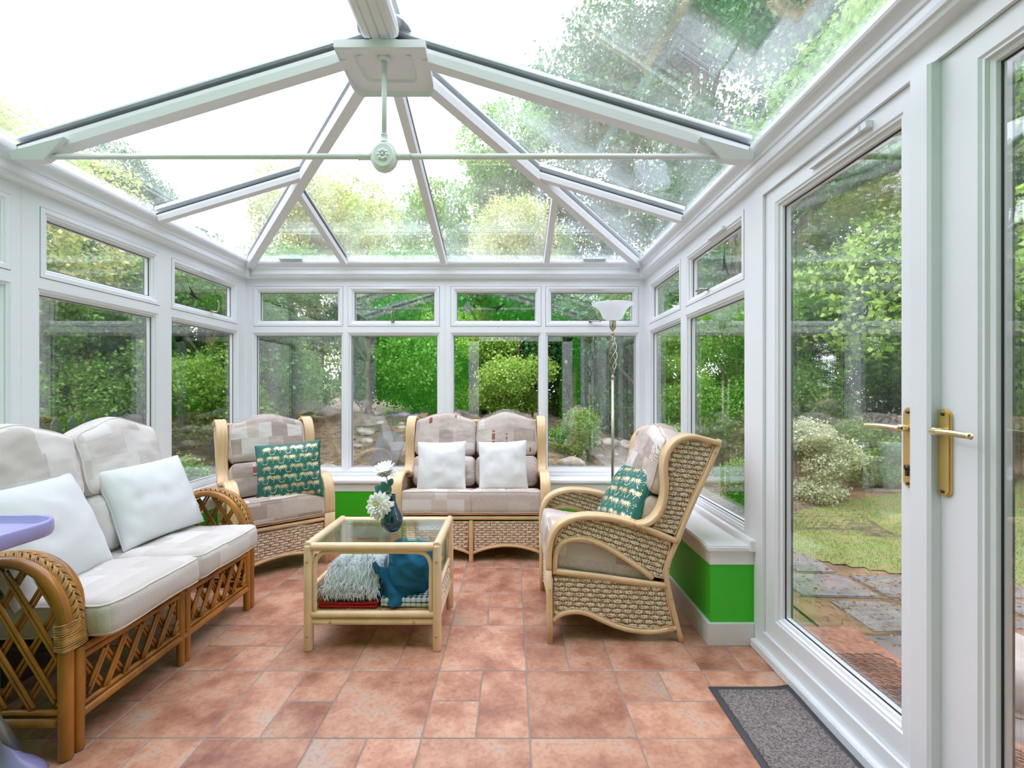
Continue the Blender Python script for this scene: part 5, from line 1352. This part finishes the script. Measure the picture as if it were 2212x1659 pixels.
# shrubs
for i, (x, y, s, k, lab) in enumerate([
    (-3.95, 5.9, 1.05, 'shrub', 'green shrub close outside the narrow left window'),
    (-5.0, 5.0, .95, 'shrub', 'thin stemmed shrub in front of the left stone wall'),
    (-4.3, 6.2, 1.05, 'laurel', 'dark shrub outside the far left corner'),
    (-2.4, 7.6, 1.0, 'laurel', 'dark shrub on the bank behind the corner armchair'),
    (-4.9, 6.6, .8, 'limeshrub', 'lime green shrub behind the picket fence'),
    (-1.0, 7.9, .95, 'limeshrub', 'bright green shrub behind the second back window'),
    (.1, 7.4, .95, 'limeshrub', 'bright green shrub behind the loveseat'),
    (1.1, 7.7, 1.0, 'laurel', 'glossy dark laurel behind the right half of the loveseat'),
    (2.1, 7.2, 1.05, 'laurel', 'glossy dark laurel behind the floor lamp'),
    (3.2, 6.4, 1.0, 'shrub', 'green shrub outside the right corner window'),
    (-5.0, 6.9, 1.3, 'laurel', 'dark shrub diagonally behind the far left corner post'),
    (-1.7, 10.6, 2.0, 'limeshrub', 'largest lime shrub in the gap behind the second back window'),
    (.9, 6.1, .8, 'low', 'low green plant on the bank right of the loveseat'),
    (2.0, 5.8, .9, 'low', 'low green plant behind the floor lamp'),
    (-3.6, 7.3, 1.1, 'shrub', 'mid green shrub left of the dark shrub on the bank'),
    (-1.75, 8.1, 1.2, 'shrub', 'mid green shrub behind the leaning grey slabs'),
    (-.45, 8.3, 1.35, 'laurel', 'tall dark laurel behind the bright green shrubs'),
    (1.6, 8.8, 1.35, 'limeshrub', 'tall bright shrub behind the dark laurels'),
    (2.8, 8.4, 1.35, 'shrub', 'tall green shrub behind the last back window'),
    (4.2, 7.0, 1.15, 'shrub', 'green shrub in line with the floor lamp and corner post'),
    (5.0, 10.0, 1.6, 'shrub', 'large green shrub far behind the right corner'),
    (6.6, 8.9, 1.5, 'laurel', 'large dark shrub behind the lawn'),
    (9.6, 6.0, 1.6, 'laurel', 'large dark shrub behind the tall tree right of the lawn'),
    (10.5, 3.2, 1.6, 'limeshrub', 'large lime shrub farthest right behind the lawn'),
    (-8.6, 5.5, 1.5, 'shrub', 'large green shrub behind the left stone wall'),
    (-8.5, 7.6, 1.5, 'limeshrub', 'large lime shrub behind the left stone wall'),
    (-8.9, 2.4, 1.5, 'laurel', 'large dark shrub behind the near end of the stone wall'),
    (5.4, 7.8, 1.0, 'laurel', 'dark laurel at the back of the lawn'),
    (7.6, 6.6, 1.0, 'shrub', 'green shrub right of the lawn under the tall tree'),
    (8.6, 3.6, 1.1, 'shrub', 'green shrub across the lawn behind the meeting stiles'),
    (7.6, 1.6, 1.1, 'limeshrub', 'lime green shrub at the right edge of the lawn'),
    (3.35, 5.05, .95, 'silver', 'silver variegated bush beside the lawn'),
    (4.3, 5.6, 1.0, 'low', 'low green bush right of the silver variegated one'),
    (2.45, 4.7, .75, 'low', 'small low bush outside the second right window'),
    (-3.05, 4.15, .95, 'low', 'low leafy plant under the narrow left window'),
    (-4.6, 4.3, .62, 'low', 'small leafy plant behind the brown sofa')]):
    plant(k, x, y, s, i*1.3, 'garden_shrub', lab, 'shrub')
# stone wall, picket fence
def stones():
    m = MB(); R = random.Random(3); y = 1.2
    for row in range(5):
        y = 1.0+row*.13
        while y < 8.6:
            L = R.uniform(.22, .5); z = row*.17
            bm = MB(); box(bm, (-6.6-R.uniform(0, .05), y, gh(-6.6, y)+z-.1), (-6.2+R.uniform(0, .05), y+L-.02, gh(-6.6, y)+z+.065), 0, .03); m.merge(bm); y += L
    tag(m.build('stone_wall', 'stone'), 'low dry stone wall beyond the left windows', 'wall')
    t = thing('picket_fence', 'dark green picket fence behind the brown sofa', 'fence', (-4.1, 4.5, gh(-4.1, 4.5)))
    for i in range(13):
        y = -.9+i*.15; m = MB(); prism(m, [(-.045, 0), (.045, 0), (.045, .86), (0, .93), (-.045, .86)], lambda p: (0, y+p[0], p[1]), lambda p: (.02, y+p[0], p[1])); m.build('picket', 'picket', t)
    for z in (.25, .65): m = MB(); box(m, (-.03, -1.0, z), (0, 1.0, z+.07)); m.build('rail', 'picket', t)
stones()
def rock(name, x, y, s, mat_, label, cat, seed, group=None, rot=0, dz=0):
    bm = bmesh.new(); bmesh.ops.create_icosphere(bm, subdivisions=3, radius=1); m = MB()
    for v in bm.verts: n = 1+.22*nz3(v.co.x, v.co.y, v.co.z, 1.6, seed)+.08*nz3(v.co.x, v.co.y, v.co.z, 5, seed); v.co = Vector((v.co.x*s[0]*n, v.co.y*s[1]*n, v.co.z*s[2]*n))
    m.add([v.co for v in bm.verts], [[v.index for v in f.verts] for f in bm.faces], 0); bm.free()
    o = m.build(name, mat_); o.location = (x, y, gh(x, y)+s[2]*.5+dz); o.rotation_euler.z = rot; tag(o, label, cat, group); return o
R = random.Random(8)
rock('boulder', 2.26, 2.02, (.22, .19, .17), 'white_stone', 'whitewashed boulder outside the right door leaf', 'stone', 1)
for i in range(52):
    x = R.uniform(-2.6, 1.9); y = R.uniform(4.7, 7.6); s = R.uniform(.04, .17)
    rock('bank_stone', x, y, (s, s*.8, s*.55), 'stone', 'rough stone lying on the gravel bank', 'stone', i, 'stones on the gravel bank', R.uniform(0, 3), -s*.15)
for i, (x, y, a, l) in enumerate([(-1.62, 5.6, .25, 'grey slab standing in for a cushion reflection on the bank, left one'), (-.95, 5.9, -.12, 'upright grey slab standing in for a cushion reflection, rounded top')]):  # slabs added where the back glass reflects the sofa cushions
    m = MB(); pts = [(-.16, -.1), (.16, -.1), (.17, .32)]+[(.17*math.cos(PI*k/8), .34+.13*math.sin(PI*k/8)) for k in range(9)]+[(-.17, .32)]
    prism(m, pts, lambda p: (p[0], 0, p[1]), lambda p: (p[0], .035, p[1])); o = m.build('reflection_slab', 'slate'); o.location = (x, y, gh(x, y)); o.rotation_euler = (-.3, a, .2-a); tag(o, l, 'slab')
# slabs between door and lawn
k = 0; R = random.Random(12); yy = .9
while yy < 3.4:
    xx = 1.95+R.uniform(-.1, .1)
    while xx < 3.6+(.3*nz3(yy, 0, 0, 2)):
        w = R.uniform(.42, .62); h = .40
        if not lawn_in(xx+w/2, yy+h/2):
            m = MB(); box(m, (xx+.02, yy+.02, -.06), (xx+w-.03, yy+h-.03, R.uniform(0, .008)), 0, .006)
            vs = [(v[0]+.02*nz3(v[0], v[1], 0, 3, 4), v[1]+.02*nz3(v[0], v[1], 3, 3, 4), v[2]+gh(v[0], v[1])+.010) for v in m.v]; m.v = vs
            tag(m.build('paving_slab', 'paving'), 'grey paving slab between the french door and the lawn', 'paving slab', 'paving slabs outside the door'); k += 1
        xx += w
    yy += h
m = MB(); box(m, (XR+.08, .3, -.16), (XR+.62, 2.4, -.005), 0, .01); tag(m.build('door_step', 'brick'), 'brown brick step just outside the french door', 'step')
def ring_mat():
    m = MB(); x0, x1, y0, y1, z = XR+.13, XR+.56, 1.15, 2.15, .006; R_ = .02
    nx = int((x1-x0)/.043); ny = int((y1-y0)/.0375)
    for i in range(nx):
        for j in range(ny):
            cx, cy = x0+.022+i*.043+(j % 2)*.0215, y0+.02+j*.0375
            if cx > x1: continue
            tube(m, [(cx+.0235*math.cos(PI*q/3+PI/6), cy+.0235*math.sin(PI*q/3+PI/6), z) for q in range(6)], .0042, 4, closed=True)
    tag(m.build('ring_mat', 'doormat'), 'brown honeycomb rubber mat on the step outside the door', 'doormat')
ring_mat()
# loose cover: lawn blades and fallen leaves
rng = np.random.default_rng(5); P_ = []
while len(P_) < 26000:
    x, y = rng.uniform(1.9, 9.4), rng.uniform(.35, 6.9)
    if lawn_in(x, y): P_.append((x, y, gh(x, y)+.010))
P_ = np.array(P_); n = len(P_); d = rng.normal(size=(n, 3))*.45+np.array([0, 0, 1.0]); tag(quads('lawn_grass', P_, d, rng.normal(size=(n, 3)), rng.uniform(.012, .032, n), np.full(n, .003), 'grass'), 'short grass blades on the lawn outside the french door', 'grass', kind='stuff')
P_ = np.stack([rng.uniform(1.85, 9, 26000)**1.0, rng.uniform(.35, 8, 26000)], 1); P_ = np.array([(x, y, gh(x, y)+.022) for x, y in P_ if not lawn_in(x, y) or rng.random() < .12])
n = len(P_); tag(quads('fallen_leaves', P_, rng.normal(size=(n, 3))*np.array([1, 1, .15]), rng.normal(size=(n, 3))*.3+np.array([0, 0, 1.]), rng.uniform(.018, .045, n), rng.uniform(.003, .009, n), 'litter'), 'brown fallen leaves and needles over the soil and slabs', 'leaves', kind='stuff')
P_ = np.stack([rng.uniform(-3.2, 2.6, 7000), rng.uniform(4.2, 8, 7000)], 1); P_ = np.array([(x, y, gh(x, y)+.02) for x, y in P_]); n = len(P_)
tag(quads('bank_litter', P_, rng.normal(size=(n, 3))*np.array([1, 1, .3]), rng.normal(size=(n, 3))*.3+np.array([0, 0, 1.]), rng.uniform(.03, .08, n), rng.uniform(.004, .012, n), 'litter'), 'dry leaves and twigs scattered on the gravel bank', 'leaves', kind='stuff')
for m_ in list(bpy.data.objects):
    if 'used' in m_: del m_['used']
